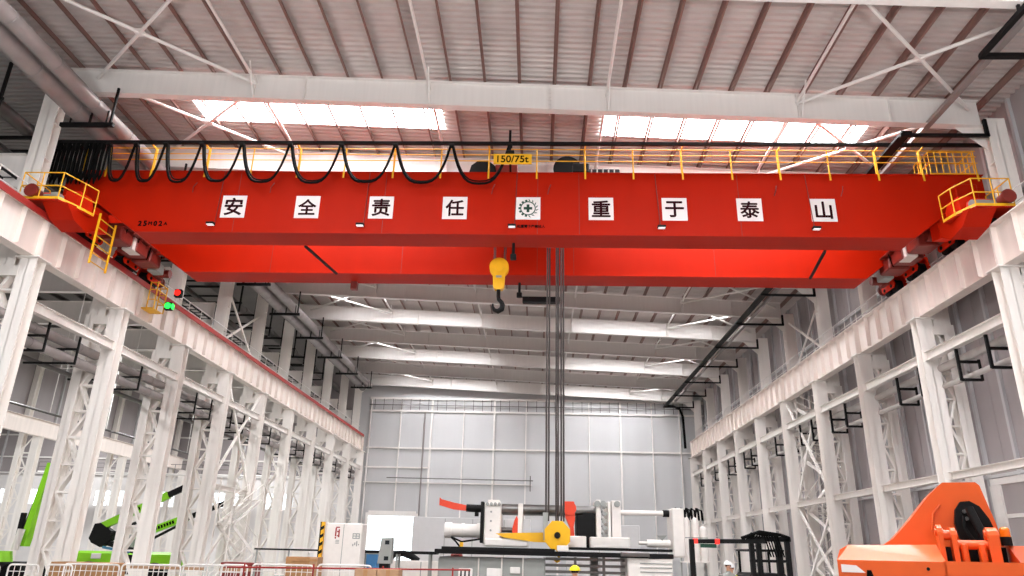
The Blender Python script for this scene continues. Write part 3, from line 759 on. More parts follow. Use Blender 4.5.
# floodlights on the girder face with conduits
for i, x in enumerate((-13.05,-7.05,-1.05,4.78,10.72)):
    fl = MB().cbox(x-.16,x+.16,FYF-.26,FYF-.06,EZ+12.0,EZ+12.1,.02).bar((x,FYF-.1,EZ+12.05),(x,FYF,EZ+12.2),.04).build('floodlight', 'black', crane)
    MB().box(x-.13,x+.13,FYF-.24,FYF-.08,EZ+11.985,EZ+11.999).build('lamp_glass', 'floodface', fl)
    MB().cyl((x-.02+.12*(i < 3),FYF-.02,EZ+12.1),(x-.14+.3*(i < 3),FYF-.02,GZ1),.018,n=6).build('conduit', 'oxide', fl)
for i, x in enumerate((-14.1,-10.9,-1.9,.35,9.3,11.9)):
    MB().tube([(x,FYF-.01,EZ+13.5),(x+.05,FYF-.12,EZ+13.7),(x+.12,FYF-.01,EZ+13.95)],.02,6).build('cable_hook', 'oxide', crane)
for x in (-9.6,11.5):
    MB().bar((x,GN1,GZ0-.06),(x+.5,GF0,GZ0-.06),.1,.08).build('underslung_bar', 'black', crane)
for i, (x, y, z) in enumerate(((-1.0,GN1-.4,GZ0-.03),(-.85,GF1-.3,GZ0-.03))):
    MB().cyl((x,y,z),(x,y,z-.5),.06,n=8).cbox(x-.12,x+.12,y-.12,y+.12,z-.7,z-.5,.02).build('work_lamp', 'black', crane)
MB().cbox(-.7,1.0,GF1-.5,GF1-.1,GZ0-1.0,GZ0-.75,.03).bar((-.85,GF1-.3,GZ0-.7),(-.3,GF1-.3,GZ0-.8),.05).build('underslung_lamp_bar', 'black', crane)
MB().cbox(-8.7,-8.4,GF1-.3,GF1,GZ0-.4,GZ0-.03,.02).build('warning_horn', 'oxide', crane)
# yellow ladder down to the left runway, basket with signal lamps
lad = MB()
for y in (25.1,26.2): lad.bar((-17.25,y,EZ+12.2),(-17.25,y,EZ+10.1),.07,.05)
for i in range(6): lad.cyl((-17.25,25.1,EZ+10.2+.36*i),(-17.25,26.2,EZ+10.2+.36*i),.022,n=6)
lad.build('ladder', 'yellow', crane)
bk = MB().box(-18.95,-18.3,31.9,32.8,EZ+10.55,EZ+10.6)
for x in (-18.6,-18.25):
    for y in (31.9,32.8): bk.bar((x,y,EZ+10.55),(x,y,EZ+11.9),.045)
for z in (11.0,11.5,11.85):
    bk.bar((-18.6,31.9,EZ+z),(-18.25,31.9,EZ+z),.04); bk.bar((-18.25,31.9,EZ+z),(-18.25,32.8,EZ+z),.04); bk.bar((-18.6,32.8,EZ+z),(-18.25,32.8,EZ+z),.04)
bk = bk.build('inspection_basket', 'yellow', crane)
sg = MB().cbox(-18.2,-17.85,32.7,32.95,EZ+10.75,EZ+11.15,.03).build('signal_housing', 'black', crane)
MB().cyl((-18.02,32.66,EZ+10.95),(-18.02,32.7,EZ+10.95),.15,n=16).cyl((-17.85,32.82,EZ+10.95),(-17.82,32.82,EZ+10.95),.14,n=16).build('green_lamp', 'ledgreen', sg)
sg = MB().cbox(-17.95,-17.6,32.9,33.15,EZ+11.5,EZ+11.9,.03).build('signal_housing', 'black', crane)
MB().cyl((-17.77,32.86,EZ+11.7),(-17.77,32.9,EZ+11.7),.15,n=16).build('red_lamp', 'ledred', sg)

# ---------------------------------------------------------------- trolley on the crane
TZ = GZ1+.15
tr = thing('hoist_trolley', 'dark hoist trolley with a yellow capacity board on top of the crane', 'trolley', (-.4,28.7,TZ))
MB().cbox(-3.1,2.6,26.9,27.2,TZ+.15,TZ+.55,.02).cbox(-3.1,2.6,30.3,30.6,TZ+.15,TZ+.55,.02).cbox(-3.1,-2.8,26.9,30.6,TZ+.2,TZ+.5,.02).cbox(2.3,2.6,26.9,30.6,TZ+.2,TZ+.5,.02).cbox(-1.2,-.9,26.9,30.6,TZ+.2,TZ+.5,.02).build('frame', 'oxide', tr)
for x in (-2.5,2.0):
    for y in (GN1-.2,GF0+.2): MB().cyl((x,y-.1,TZ+.22),(x,y+.1,TZ+.22),.22,n=16).build('wheel', 'black', tr)
MB().cyl((1.2,27.3,TZ+.95),(1.2,30.2,TZ+.95),.48,n=22).cyl((1.2,27.25,TZ+.95),(1.2,27.32,TZ+.95),.6,n=22).cyl((1.2,30.2,TZ+.95),(1.2,30.27,TZ+.95),.6,n=22).build('main_drum', 'black', tr)
MB().cyl((-2.4,27.3,TZ+.8),(-2.4,30.2,TZ+.8),.36,n=20).build('auxiliary_drum', 'oxide', tr)
MB().prism([(-3.0,TZ+.5),(-2.9,TZ+.9),(-2.6,TZ+1.15),(-2.2,TZ+1.15),(-1.9,TZ+.9),(-1.8,TZ+.5)],26.95,27.25).build('guard_cover', 'black', tr)
MB().cbox(-1.9,-.9,27.0,27.6,TZ+.5,TZ+1.0,.05).build('gearbox', 'oxide', tr)
MB().cbox(1.4,2.1,26.6,27.2,TZ+.4,TZ+.85,.04).cbox(2.1,3.4,26.9,27.4,TZ+.35,TZ+.75,.04).build('motor_block', 'black', tr)
mb = MB()
for i in range(5): mb.cyl((2.2+.24*i,26.88,TZ+.4),(2.2+.24*i,26.88,TZ+.72),.03,n=6)
mb.build('terminal_row', 'machgrey', tr)
MB().cbox(-.1,.6,26.7,27.1,TZ+.1,TZ+.45,.03).build('control_box', 'machwhite', tr)
sb = MB().box(-1.82,-.3,25.02,25.05,GT-.02,GT+.44).build('capacity_board', 'yellow', tr)
text('150/75t', .44, .004, 'inkblack', 'capacity_text', sb, facing(-1.05,25.015,GT+.21), width=1.25, bold=.008)
MB().bar((-1.19,FY+.0,FZ+.6),(-1.19,FY,FZ-.75),.1,.1).cbox(-1.35,-1.0,FY-.12,FY+.12,FZ-.75,FZ-.35,.03).bar((-1.19,FY,FZ-.55),(-1.19,26.95,FZ-.6),.08).build('towing_arm', 'black', tr)
# ropes and hook blocks
def rope_set(name, label, xs, y, z0, z1, r):
    t = thing(name, label, 'rope', (sum(xs)/len(xs),y,z0))
    for i, (x, yy) in enumerate([(a, y) for a in xs]): MB().cyl((x,yy+.1*(i % 2),z0),(x,yy+.1*(i % 2),z1),r,n=8).build('wire_rope', 'rope', t)
    return t
HY = 29.0
rope_set('main_hoist_ropes', 'long dark wire ropes hanging from the crane to the lower yellow hook block', (.4,.5,.79,.87,.99,1.09), HY, EZ+1.2, TZ+.6, .036)
rope_set('auxiliary_hoist_ropes', 'short wire ropes holding the upper yellow hook block', (-1.93,-1.87,-1.48,-1.42), HY, EZ+11.9, TZ+.5, .022)
hb = thing('auxiliary_hook_block', 'yellow hook block with black hook hanging just below the red girders', 'hook block', (-1.68,HY,EZ+9.7))
hx = -1.69
MB().cyl((hx,HY-.16,EZ+11.62),(hx,HY-.1,EZ+11.62),.42,n=28).cyl((hx,HY+.1,EZ+11.62),(hx,HY+.16,EZ+11.62),.42,n=28).cyl((hx,HY-.1,EZ+11.62),(hx,HY+.1,EZ+11.62),.34,n=28).build('sheave_cover', 'hookyellow', hb)
MB().cyl((hx,HY-.19,EZ+11.62),(hx,HY-.16,EZ+11.62),.2,n=20).build('sheave_hub', 'hookyellow', hb)
MB().prism([(hx-.27,EZ+11.4),(hx+.27,EZ+11.4),(hx+.24,EZ+10.75),(hx+.17,EZ+10.6),(hx-.17,EZ+10.6),(hx-.24,EZ+10.75)], HY-.15, HY+.15).build('block_body', 'hookyellow', hb)
MB().box(hx-.12,hx+.12,HY-.2,HY-.15,EZ+11.12,EZ+11.2).build('rating_plate', 'machgrey', hb)
def hook(cx, y, z, s, parent, m='black'):
    pts = [(0,.75),(0,.35),(.02,.2),(.14,.08),(.2,-.08),(.16,-.26),(0,-.36),(-.17,-.3),(-.25,-.14),(-.24,.0)]
    mb = MB(); vs = []
    P = [Vector((cx+a*s,y,z+b*s)) for a, b in pts]; R_ = [.085,.085,.09,.1,.12,.13,.12,.09,.06,.03]
    n = 10
    for i, p in enumerate(P):
        d = (P[min(i+1,len(P)-1)]-P[max(i-1,0)]).normalized(); a = d.cross(Vector((0,1,0))).normalized()
        vs += [p+(a*math.cos(2*PI*k/n)+Vector((0,1,0))*math.sin(2*PI*k/n))*R_[i]*s for k in range(n)]
    mb.add(vs, [(i*n+k,i*n+(k+1)%n,(i+1)*n+(k+1)%n,(i+1)*n+k) for i in range(len(P)-1) for k in range(n)], True)
    return mb.build('hook', m, parent)
hook(hx, HY, EZ+9.98, .95, hb)
mk = thing('main_hook_block', 'large yellow eight-sided hook block on the long ropes above the machine', 'hook block', (.83,HY,EZ+.0))
c = (.83, EZ+.68)
octo = [(c[0]+.52*math.cos(PI/8+PI/4*i), c[1]+.56*math.sin(PI/8+PI/4*i)) for i in range(8)]
MB().prism(octo, HY-.3, HY-.22).prism(octo, HY+.22, HY+.3).build('cheek_plate', 'hookyellow', mk)
MB().cyl((c[0],HY-.22,c[1]),(c[0],HY+.22,c[1]),.44,n=26).build('sheave', 'hookyellow', mk)
MB().cyl((c[0],HY-.36,c[1]),(c[0],HY+.36,c[1]),.12,n=16).build('axle_pin', 'black', mk)
MB().prism([(c[0]-.55,EZ+1.5),(c[0]-.52,EZ+.5),(c[0]-.4,EZ+.5),(c[0]-.34,EZ+1.5)],HY-.2,HY+.2).build('rope_guard', 'machgrey', mk)
hook(c[0], HY, EZ-.1, .42, mk, 'hookyellow')
# ---------------------------------------------------------------- machine under the crane
def XP(px, Y): return (px-536.6)*.001322*Y
def ZP(px, py, Y): return EZ+(550+(px-437)*.029-py)*.001303*Y
def bx(mb, a, b, c, d, Y, y0, y1, ch=.02):     # box from the extents seen at depth Y, given real depth y0..y1
    mb.cbox(XP(a,Y),XP(b,Y),y0,y1,ZP((a+b)/2,d,Y),ZP((a+b)/2,c,Y),ch); return mb
mc = thing('moulding_machine', 'long white and orange press machine with steel tie bars on a black bed', 'machine', (2.,31,0))
Y = 30.2
p = bx(MB(), 485, 502, 503, 545, Y, 30.2, 32.0, .04); bx(p, 488, 500, 500, 504, Y, 30.4, 31.8); p = p.build('fixed_platen', 'machwhite', mc)
q = MB()
for i in range(4): q.cyl((XP(488+4*i,Y),30.2,ZP(490,504.5,Y)),(XP(488+4*i,Y),30.12,ZP(490,504.5,Y)),.07,n=8)
for i in range(3): q.cyl((XP(492,Y),30.2,ZP(490,512+9*i,Y)),(XP(492,Y),30.16,ZP(490,512+9*i,Y)),.04,n=8)
q.build('platen_bolt', 'machgrey', p)
bx(MB(), 481.5, 484.5, 502, 542, Y, 30.1, 32.1).build('heat_shield', 'black', mc)
b = MB(); zc = ZP(465,529.5,Y)
b.cyl((XP(447,Y),31,zc),(XP(482,Y),31,zc),.26,n=22).cyl((XP(444,Y),31,zc),(XP(451,Y),31,zc),.31,n=22).cyl((XP(461,Y),31,zc),(XP(464,Y),31,zc),.285,n=22).cyl((XP(477,Y),31,zc),(XP(482,Y),31,zc),.3,n=22)
b.build('injection_cylinder', 'machwhite', mc)
MB().cyl((XP(465,Y),31,ZP(470,507,Y)),(XP(483,Y),31,ZP(480,508,Y)),.15,n=16).cyl((XP(474,Y),31,ZP(474,513,Y)),(XP(478,Y),31,ZP(474,513,Y)),.1,n=10).build('nozzle', 'black', mc)
MB().prism([(XP(437,Y),ZP(437,496,Y)),(XP(439,Y),ZP(439,498,Y)),(XP(452,Y),ZP(452,501.5,Y)),(XP(466,Y),ZP(466,504.5,Y)),(XP(466,Y),ZP(466,510,Y)),(XP(452,Y),ZP(452,508.5,Y)),(XP(437,Y),ZP(437,504,Y))],30.9,31.1).build('swing_arm', 'orangered', mc)
MB().tube([(XP(450,Y),30.9,ZP(450,535,Y)),(XP(456,Y),30.8,ZP(456,540,Y)),(XP(463,Y),30.7,ZP(463,548,Y))],.035).tube([(XP(452,Y),30.9,ZP(450,536,Y)),(XP(462,Y),30.8,ZP(462,540.5,Y)),(XP(481,Y),30.8,ZP(481,538,Y))],.035).build('hydraulic_hose', 'rubber', mc)
for yy, zz, r_, px0, px1 in ((30.75,510,.2,502,598),(31.6,510,.2,502,598),(30.9,530.5,.1,502,518),(31.7,538,.1,502,598)):
    MB().cyl((XP(px0,Y),yy,ZP(550,zz,Y)),(XP(px1,Y),yy,ZP(550,zz,Y)),r_,n=20).build('tie_bar', 'steel', mc)
bx(MB(), 519, 524, 504, 545, Y, 30.3, 31.9).build('guide_frame', 'machwhite', mc)
MB().prism([(XP(x,Y),ZP(x,y,Y)) for x,y in ((513.5,534),(520,534),(521,527),(519.5,520),(517.5,516),(515.5,520),(513.5,528))],30.4,30.7).build('hopper_valve', 'orangered', mc)
g = MB().cyl((XP(571,Y),30.4,ZP(571,509,Y)),(XP(571,Y),31.9,ZP(571,509,Y)),.27,n=18)
bx(g, 565, 576, 502, 507, Y, 30.5, 31.8, .03)
g.prism([(XP(x,Y),ZP(x,y,Y)) for x,y in ((565.5,508),(576,508),(576.5,520),(575,527),(576,538),(571.5,538),(571.5,528),(567,518))],30.45,31.0)
g.build('robot_clamp', 'orangered', mc)
g = bx(MB(), 578, 597, 516, 549, Y, 30.5, 31.9); bx(g, 584, 597, 514, 517, Y, 30.5, 31.9); g.build('mould_block', 'black', mc)
g = MB()
for a, b_, c0 in ((597.5,602,501),(609,612,503),(613,622,502)): bx(g, a, b_, c0, 547, Y, 30.3, 32.0, .02)
g.build('moving_platen', 'machwhite', mc)
g = MB()
for i in range(6):
    z = ZP(605,505+7*i,Y); g.cyl((XP(603,Y),30.5,z),(XP(609,Y),30.5,z-.12),.05,n=8); g.cyl((XP(606,Y),30.4,z-.1),(XP(606,Y),30.7,z-.1),.09,n=10)
g.build('toggle_link', 'machgrey', mc)
g = MB()
for px_ in (598.5,604.5,618.5): g.cyl((XP(px_,Y),30.3,ZP(600,505,Y)),(XP(px_,Y),30.18,ZP(600,505,Y)),.12,n=12)
g.build('tie_bar_nut', 'machgrey', mc)
MB().cyl((XP(622,Y),31,ZP(645,513.5,Y)),(XP(668,Y),31,ZP(645,513.5,Y)),.1,n=14).build('closing_ram', 'machwhite', mc)
MB().cyl((XP(667,Y),31,ZP(645,513.5,Y)),(XP(673,Y),31,ZP(645,513.5,Y)),.14,n=14).build('ram_tip', 'black', mc)
bx(MB(), 673, 685, 510, 557, Y, 30.3, 31.6, .04).build('end_post', 'machwhite', mc)
g = MB(); zc = ZP(655,543.5,Y)
g.cyl((XP(648,Y),30.6,zc),(XP(671,Y),30.6,zc),.15,n=16).cyl((XP(640,Y),30.6,zc),(XP(648,Y),30.6,zc),.07,n=10)
g.build('ejector_cylinder', 'machwhite', mc)
MB().prism([(XP(x,Y),ZP(x,y,Y)) for x,y in ((658,536),(668,536),(663,541))],30.5,30.55).build('bracket', 'machgrey', mc)
g = bx(MB(), 486, 530, 538, 546, 29.6, 29.4, 30.1, .05); g.build('white_tray', 'machwhite', mc)
g = MB().prism([(XP(x,29.5),ZP(x,y,29.5)) for x,y in ((497,533),(546,532.5),(546,542),(535,541.5),(505,537))],29.35,29.42); g.build('yellow_cover', 'yellow', mc)
bx(MB(), 560, 587, 536, 548, 29.6, 29.5, 30.2, .03).build('white_block', 'machwhite', mc)
bx(MB(), 591, 630, 537.5, 548, 29.6, 29.5, 30.2, .03).build('white_block', 'machwhite', mc)
Y = 28.3
g = bx(MB(), 444, 556, 546.5, 550, Y, 28.2, 28.6, .01); bx(g, 570, 671, 548, 550.5, Y, 28.2, 28.6, .01); bx(g, 437, 672, 550.5, 555, Y, 28.25, 31.8, .02)
g.build('bed_rail', 'black', mc)
bx(MB(), 558, 569, 545, 550, Y, 28.1, 28.3).build('bed_plate', 'machwhite', mc)
bx(MB(), 620, 648, 552, 556, Y, 28.1, 28.25).build('slide_block', 'steel', mc)
g = bx(MB(), 441, 546, 556, 582, Y, 28.6, 31.5, .02); zz = g.build('base_cabinet', 'machgrey', mc)
for a in (480,503,524): bx(MB(), a, a+1.4, 556, 582, Y, 28.5, 28.62).build('cabinet_post', 'machwhite', zz)
for a, b_, c, d_2 in ((461,475,566,576),(489,503,566,576),(512,522,565,571)): bx(MB(), a, b_, c, d_2, Y, 28.52, 28.62).build('access_panel', 'white', zz)
g = MB()
for a in (463,467,471): bx(g, a, a+1.5, 568, 574, Y, 28.48, 28.53)
g.build('valve_knob', 'black', zz)
g = MB()
for i, yy in enumerate((557,563,569,574)): bx(g, 547, 625, yy, yy+2.6, Y+.4, 28.9, 29.1, .01)
for a in (575,603): bx(g, a, a+2.5, 556, 592, Y+.4, 28.8, 29.0, .01)
g.build('pipe_bundle', 'steel', zz)
g = bx(MB(), 627, 671, 556, 592, Y, 28.3, 30.8, .04); zz = g.build('power_unit', 'machwhite', mc)
g = MB()
for yy in (562,566,570): bx(g, 639, 670, yy, yy+1, Y, 28.27, 28.31, .0)
g.build('vent_slot', 'machgrey', zz)
g = MB()
for i in range(9): bx(g, 648+1.3*i, 648.9+1.3*i, 557.2, 558.2, Y, 28.28, 28.3, .0)
g.build('nameplate_mark', 'inkblack', zz)
g = MB()
for a in (441,546,671): bx(g, a-1, a+1, 556, 603, Y, 28.7, 29.0, .0)
for a in (470,600,660): g.box(XP(a,Y)-.15,XP(a,Y)+.15,30.8,31.4,0,ZP(a,556,Y))
g.build('foot', 'machgrey', mc)
# yellow lamp and grey bits at left end of the bed
tag(MB().cyl((XP(465.5,30),29.2,ZP(465,545.5,30)),(XP(465.5,30),29.2,ZP(465,541.5,30)),.07,n=12).build('beacon', 'yellow'), 'small yellow beacon on the left end of the black machine bed', 'beacon')
# dark service table behind, to the left of the bed
t = thing('work_table', 'long dark-topped table continuing left of the machine bed', 'table', (-5.6,33,0))
MB().cbox(-7.6,-4.2,32.6,33.4,EZ-.12,EZ+.0,.02).build('table_top', 'black', t)
for x in (-7.4,-5.9,-4.5):
    for yy in (32.7,33.3): MB().box(x-.04,x+.04,yy-.04,yy+.04,0,EZ-.12).build('leg', 'machgrey', t)
# gas cylinders with hoses
t = thing('cylinder_rack', 'black hose rack behind the white gas cylinders', 'rack', (7,33.6,0))
MB().box(6.35,7.5,33.3,33.9,EZ-.2,EZ-.14).build('shelf', 'machwhite', t)
for x in (6.4,7.45): MB().box(x-.03,x+.03,33.85,33.95,0,EZ+1.9).build('upright', 'machgrey', t)
mb = MB()
for i in range(7):
    x = 6.45+.15*i; mb.tube([(x,33.5,EZ+1.55),(x-.05,33.4,EZ+1.95),(x-.25+.1*(i%3),33.5,EZ+2.05),(x-.3,33.8,EZ+1.5)],.05,6)
mb.build('hose', 'rubber', t)
for i, (x, zt_) in enumerate(((6.62,1.8),(7.0,1.8),(7.36,1.4))):
    g = MB().cyl((x,33.55,EZ-.14),(x,33.55,EZ+zt_-.25),.17,n=18).sphere((x,33.55,EZ+zt_-.25),.17,1.,n=18,zmin=0).cyl((x,33.55,EZ+zt_-.08),(x,33.55,EZ+zt_),.05,n=10)
    g = g.build('gas_cylinder', 'machwhite')
    tag(g, 'white upright gas cylinder by the machine end post, %s' % ('leftmost','middle one','shorter right one')[i], 'gas cylinder', 'white gas cylinders')
    MB().cyl((x,33.55,EZ+.8),(x,33.55,EZ+.84),.176,n=18).build('strap', 'machgrey', g)
# ---------------------------------------------------------------- forklift / stacker
t = thing('stacker_truck', 'black telescopic handler with dark mast and red marked bar', 'forklift', (8,30,0))
g = MB().bar((6.0,29.6,EZ+.6),(8.9,29.6,EZ+.66),.09,.16); g.build('cross_bar', 'black', t)
for x in (6.16,6.99): MB().cbox(x-.08,x+.08,29.52,29.68,EZ+.52,EZ+.7,.01).build('red_marker', 'ledred', t)
MB().cbox(6.35,6.95,29.55,29.65,EZ+.38,EZ+.52,.01).build('green_plate', 'inkgreen', t)
MB().box(5.93,6.1,29.5,29.7,0,EZ+.68).build('left_mast', 'black', t)
g = MB()
for x in (8.35,8.62,9.35,9.72): g.cbox(x-.08,x+.08,29.7,29.95,0,EZ+.85,.01)
g.cbox(8.2,9.85,29.7,29.95,EZ+.66,EZ+.84,.02).cbox(8.25,9.8,29.75,29.9,EZ-.1,EZ+.0,.02)
g.build('mast', 'black', t)
g = MB()
for i in range(6): g.tube([(8.0+.12*i,29.6,EZ+.7),(8.3+.1*i,29.5,EZ+.95),(8.8+.1*i,29.55,EZ+.85),(9.0+.1*i,29.6,EZ+.1)],.03,6)
g.tube([(7.9,29.5,EZ+.75),(8.6,29.45,EZ+1.0),(9.4,29.5,EZ+.9),(9.75,29.6,EZ+.8)],.06,6)
g.build('hoses', 'rubber', t)
MB().cbox(8.3,9.8,30.2,32.4,.35,1.5,.12).build('body', 'black', t)
g = MB()
for x in (8.45,9.65):
    for yy in (30.4,32.1): g.box(x-.04,x+.04,yy-.04,yy+.04,1.4,EZ+.3)
g.cbox(8.35,9.75,30.3,32.2,EZ+.3,EZ+.38,.03)
g.build('overhead_guard', 'black', t)
for x in (8.2,9.9):
    for yy in (30.4,32.1): MB().cyl((x-.12,yy,.35),(x+.12,yy,.35),.35,n=20).cyl((x-.13,yy,.35),(x+.13,yy,.35),.16,n=12).build('wheel', 'rubber', t)
g = MB()
for x in (8.6,9.3): g.cbox(x-.06,x+.06,28.5,29.7,.1,.16,.01)
g.build('fork', 'steel', t)
# ---------------------------------------------------------------- orange boom lift, close on the right
lift = t = thing('boom_lift', 'orange boom lift turret close to the camera at the lower right corner', 'boom lift', (3.68,9.5,0))
hood = MB()
zA = EZ+.22
prof = [(3.66,EZ-.4),(3.66,EZ-.02),(3.78,EZ+.12),(3.95,EZ+.19)]
# left hood, notch, right hood: bodies with sloped edges
def hoodbody(x0, x1, name, sl=True, sr=False):
    xs0 = x0; c = .14
    pts = [(x0,EZ-.9),(x0,EZ+.02)]+([(x0+.05,EZ+.14),(x0+.16,zA-.02)] if sl else [(x0,zA)])
    pts += [(x1-.02,zA),(x1,EZ+.02),(x1,EZ-.9)] if not sr else [(x1-.2,zA),(x1-.04,EZ+.12),(x1,EZ-.9)]
    y0, y1 = 9.5, 12.2
    mb = MB(); n = len(pts)
    vs = [(a,y0+(.0 if b < EZ+.05 else (.2 if b < zA-.03 else .5)),b) for a,b in pts]+[(a,y1-(.0 if b < EZ+.05 else .15),b) for a,b in pts]
    mb.add(vs, [list(range(n))[::-1], list(range(n,2*n))]+[(i,(i+1)%n,n+(i+1)%n,n+i) for i in range(n)])
    return mb.build(name, 'orange', t)
h1 = hoodbody(3.68, 4.93, 'engine_hood')
h2 = hoodbody(5.72, 7.1, 'engine_hood', sl=False, sr=True)
MB().prism([(4.9,EZ-.9),(4.9,EZ+.03),(5.76,EZ+.03),(5.76,EZ-.9)],9.5,9.75).build('counterweight', 'orange', t)
MB().box(4.93,5.72,9.75,12.0,EZ-.9,EZ-.3).box(4.95,5.7,10.05,10.2,EZ-.3,EZ+.2).build('turntable', 'black', t)  # turntable, plus an upright black backing added for the dark of the notch
MB().prism([(3.72,EZ-.12),(4.0,EZ-.12),(3.9,EZ-.04),(3.72,EZ-.03)],9.488,9.5).build('warning_label', 'sign', h1)
MB().prism([(4.0,EZ-.2),(4.1,EZ-.2),(4.07,EZ-.09),(4.02,EZ-.09)],9.488,9.5).build('label_mark', 'inkblack', h1)
MB().cyl((4.72,9.49,EZ-.06),(4.72,9.5,EZ-.06),.02,n=10).build('latch', 'black', h1)
tw = [(4.18,EZ+.15),(4.38,EZ+.27),(4.62,EZ+.5),(4.86,EZ+.76),(5.0,EZ+.88),(5.05,EZ+.92),(5.42,EZ+.92),(5.46,EZ+.88),(5.5,EZ+.7),(5.56,EZ+.45),(5.6,EZ+.2)]
def riser(y0, y1, cav):
    mb = MB().prism(tw, y0, y1); return mb
b = MB().prism(tw, 10.3, 10.36).prism(tw, 10.95, 11.01)
for i in range(len(tw)-1):
    (a0,c0),(a1,c1) = tw[i], tw[i+1]
    b.add([(a0,10.3,c0),(a1,10.3,c1),(a1,11.01,c1),(a0,11.01,c0)],[(0,1,2,3)])
b = b.build('boom_riser', 'orange', t); riser_obj = b
# cylinder, and a dark rounded plate painting the cavity's shade on the face
cav = [(5.34+.2*math.cos(a)+(.03 if math.sin(a) < 0 else 0)*1, EZ+.5+.24*math.sin(a)) for a in [2*PI*i/20 for i in range(20)]]
cav = [(5.13,EZ+.28),(5.1,EZ+.45),(5.13,EZ+.6),(5.2,EZ+.69),(5.3,EZ+.7),(5.4,EZ+.64),(5.48,EZ+.5),(5.54,EZ+.3),(5.5,EZ+.2),(5.25,EZ+.18)]
MB().prism(cav, 10.2, 10.3).build('cavity_shade_plate', 'black', b)
MB().cyl((5.27,10.12,EZ+.62),(5.42,10.0,EZ+.08),.05,n=12).build('lift_cylinder', 'black', b)
MB().cyl((5.38,10.05,EZ+.3),(5.46,9.98,EZ+.1),.035,n=12).build('piston_rod', 'steel', b)
g = MB()
for dx, dz in ((-.03,.58),(.04,.6),(-.02,.5),(.05,.49)): g.cyl((5.25+dx,10.2,EZ+dz),(5.25+dx,10.12,EZ+dz),.022,n=8)
g.build('hydraulic_fitting', 'steel', b)
g = MB().tube([(5.2,10.15,EZ+.52),(5.17,10.05,EZ+.4),(5.24,10.0,EZ+.25),(5.28,10.0,EZ+.1)],.022,6).tube([(5.3,10.15,EZ+.5),(5.36,10.05,EZ+.38),(5.44,10.0,EZ+.3),(5.5,10.0,EZ+.12)],.022,6)
g.build('hydraulic_hose', 'rubber', b)
MB().tube([(4.98,10.28,EZ+.66),(4.88,10.27,EZ+.56),(4.84,10.27,EZ+.36)],.012,6).build('grab_rod', 'orange', b)
for x in (4.95,5.1,5.5,5.56):
    zc = EZ+.33 if x > 5 else EZ+.36
    MB().prism([(9.75,EZ+.0),(9.75,zc-.02)]+[(9.86-.11*math.cos(a),zc+.09*math.sin(a)) for a in [PI*i/6 for i in range(7)]]+[(9.97,EZ+.0)], x-.03, x+.03, 'x').cyl((x-.05,9.86,zc),(x+.05,9.86,zc),.045,n=12).build('pivot_lug', 'orange', t)
g = MB().cyl((5.1,9.86,EZ+.22),(5.52,9.86,EZ+.22),.055,n=14)
g.cbox(5.16,5.24,9.78,9.94,EZ-.1,EZ+.24,.02).cbox(5.36,5.44,9.78,9.94,EZ-.1,EZ+.24,.02).cyl((4.95,9.86,EZ+.33),(5.12,9.86,EZ+.33),.06,n=12).cyl((5.45,9.86,EZ+.33),(5.58,9.86,EZ+.33),.06,n=12)
g.build('yoke', 'orange', t)
MB().cyl((5.71,10.0,EZ+.22),(5.71,10.0,EZ+.32),.065,n=14).build('beacon_base', 'black', t)
MB().cyl((5.71,10.0,EZ+.32),(5.71,10.0,EZ+.4),.058,n=14).sphere((5.71,10.0,EZ+.4),.058,.6,n=14,zmin=0).build('beacon_lens', 'amber', t)
MB().cbox(3.9,6.9,9.6,12.4,.45,EZ-.9,.1).build('chassis', 'machgrey', t)
for x in (3.9,6.9):
    for yy in (9.9,12.1): MB().cyl((x-.2,yy,.5),(x+.2,yy,.5),.5,n=24).cyl((x-.22,yy,.5),(x+.22,yy,.5),.22,n=16).build('wheel', 'rubber', t)
riser_obj.scale = (1.07,1,1.07); riser_obj.location = (0,0,-.07*EZ)
lift.rotation_euler.z = -.37; lift.scale = (.93,1,1)
# ---------------------------------------------------------------- green lifts in the aisle
def beam_quad(mb, p, q, w, h): return mb.bar(p, q, w, h)
t = thing('green_boom_lift', 'lime green boom lift with black elbow, arm raised to the right', 'boom lift', (-24.6,46,0))
MB().cbox(-27.6,-25.2,45.3,46.9,EZ-1.2,EZ-.42,.12).build('left_hood', 'green', t)
MB().cbox(-24.0,-21.6,45.3,46.9,EZ-1.2,EZ-.42,.12).build('right_hood', 'green', t)
MB().cbox(-26.6,-26.0,45.25,45.3,EZ-.85,EZ-.55,.02).build('service_label', 'sign', t)
MB().box(-25.3,-23.8,45.4,46.8,EZ-1.3,EZ-.6).build('turntable', 'black', t)
MB().prism([(-27.1,EZ+1.15),(-26.75,EZ+1.2),(-26.0,EZ+.75),(-25.9,EZ+.3),(-26.2,EZ-.05),(-26.5,EZ-.2),(-27.1,EZ+.05),(-27.3,EZ+.3)],45.8,46.3).build('elbow', 'black', t)
MB().bar((-26.8,46,EZ+.95),(-22.9,46,EZ+2.95),.3,.42).build('upper_boom', 'green', t)
MB().bar((-22.9,46,EZ+2.95),(-21.8,46,EZ+3.5),.24,.34).build('jib_head', 'black', t)
MB().bar((-26.1,45.9,EZ+.45),(-24.6,45.9,EZ+1.25),.16,.16).build('lift_cylinder', 'black', t)
MB().bar((-26.3,46,EZ+.1),(-23.7,46,EZ-.55),.3,.3).build('lower_boom', 'black', t)
MB().bar((-26.3,45.8,EZ-.2),(-24.6,45.8,EZ-.45),.1,.14).build('link', 'blue', t)
g = MB()
for i in range(8): g.box(-1.0/2+1.0*i/8,-1.0/2+1.0*(i+.7)/8,-.1,.1,0,.006)
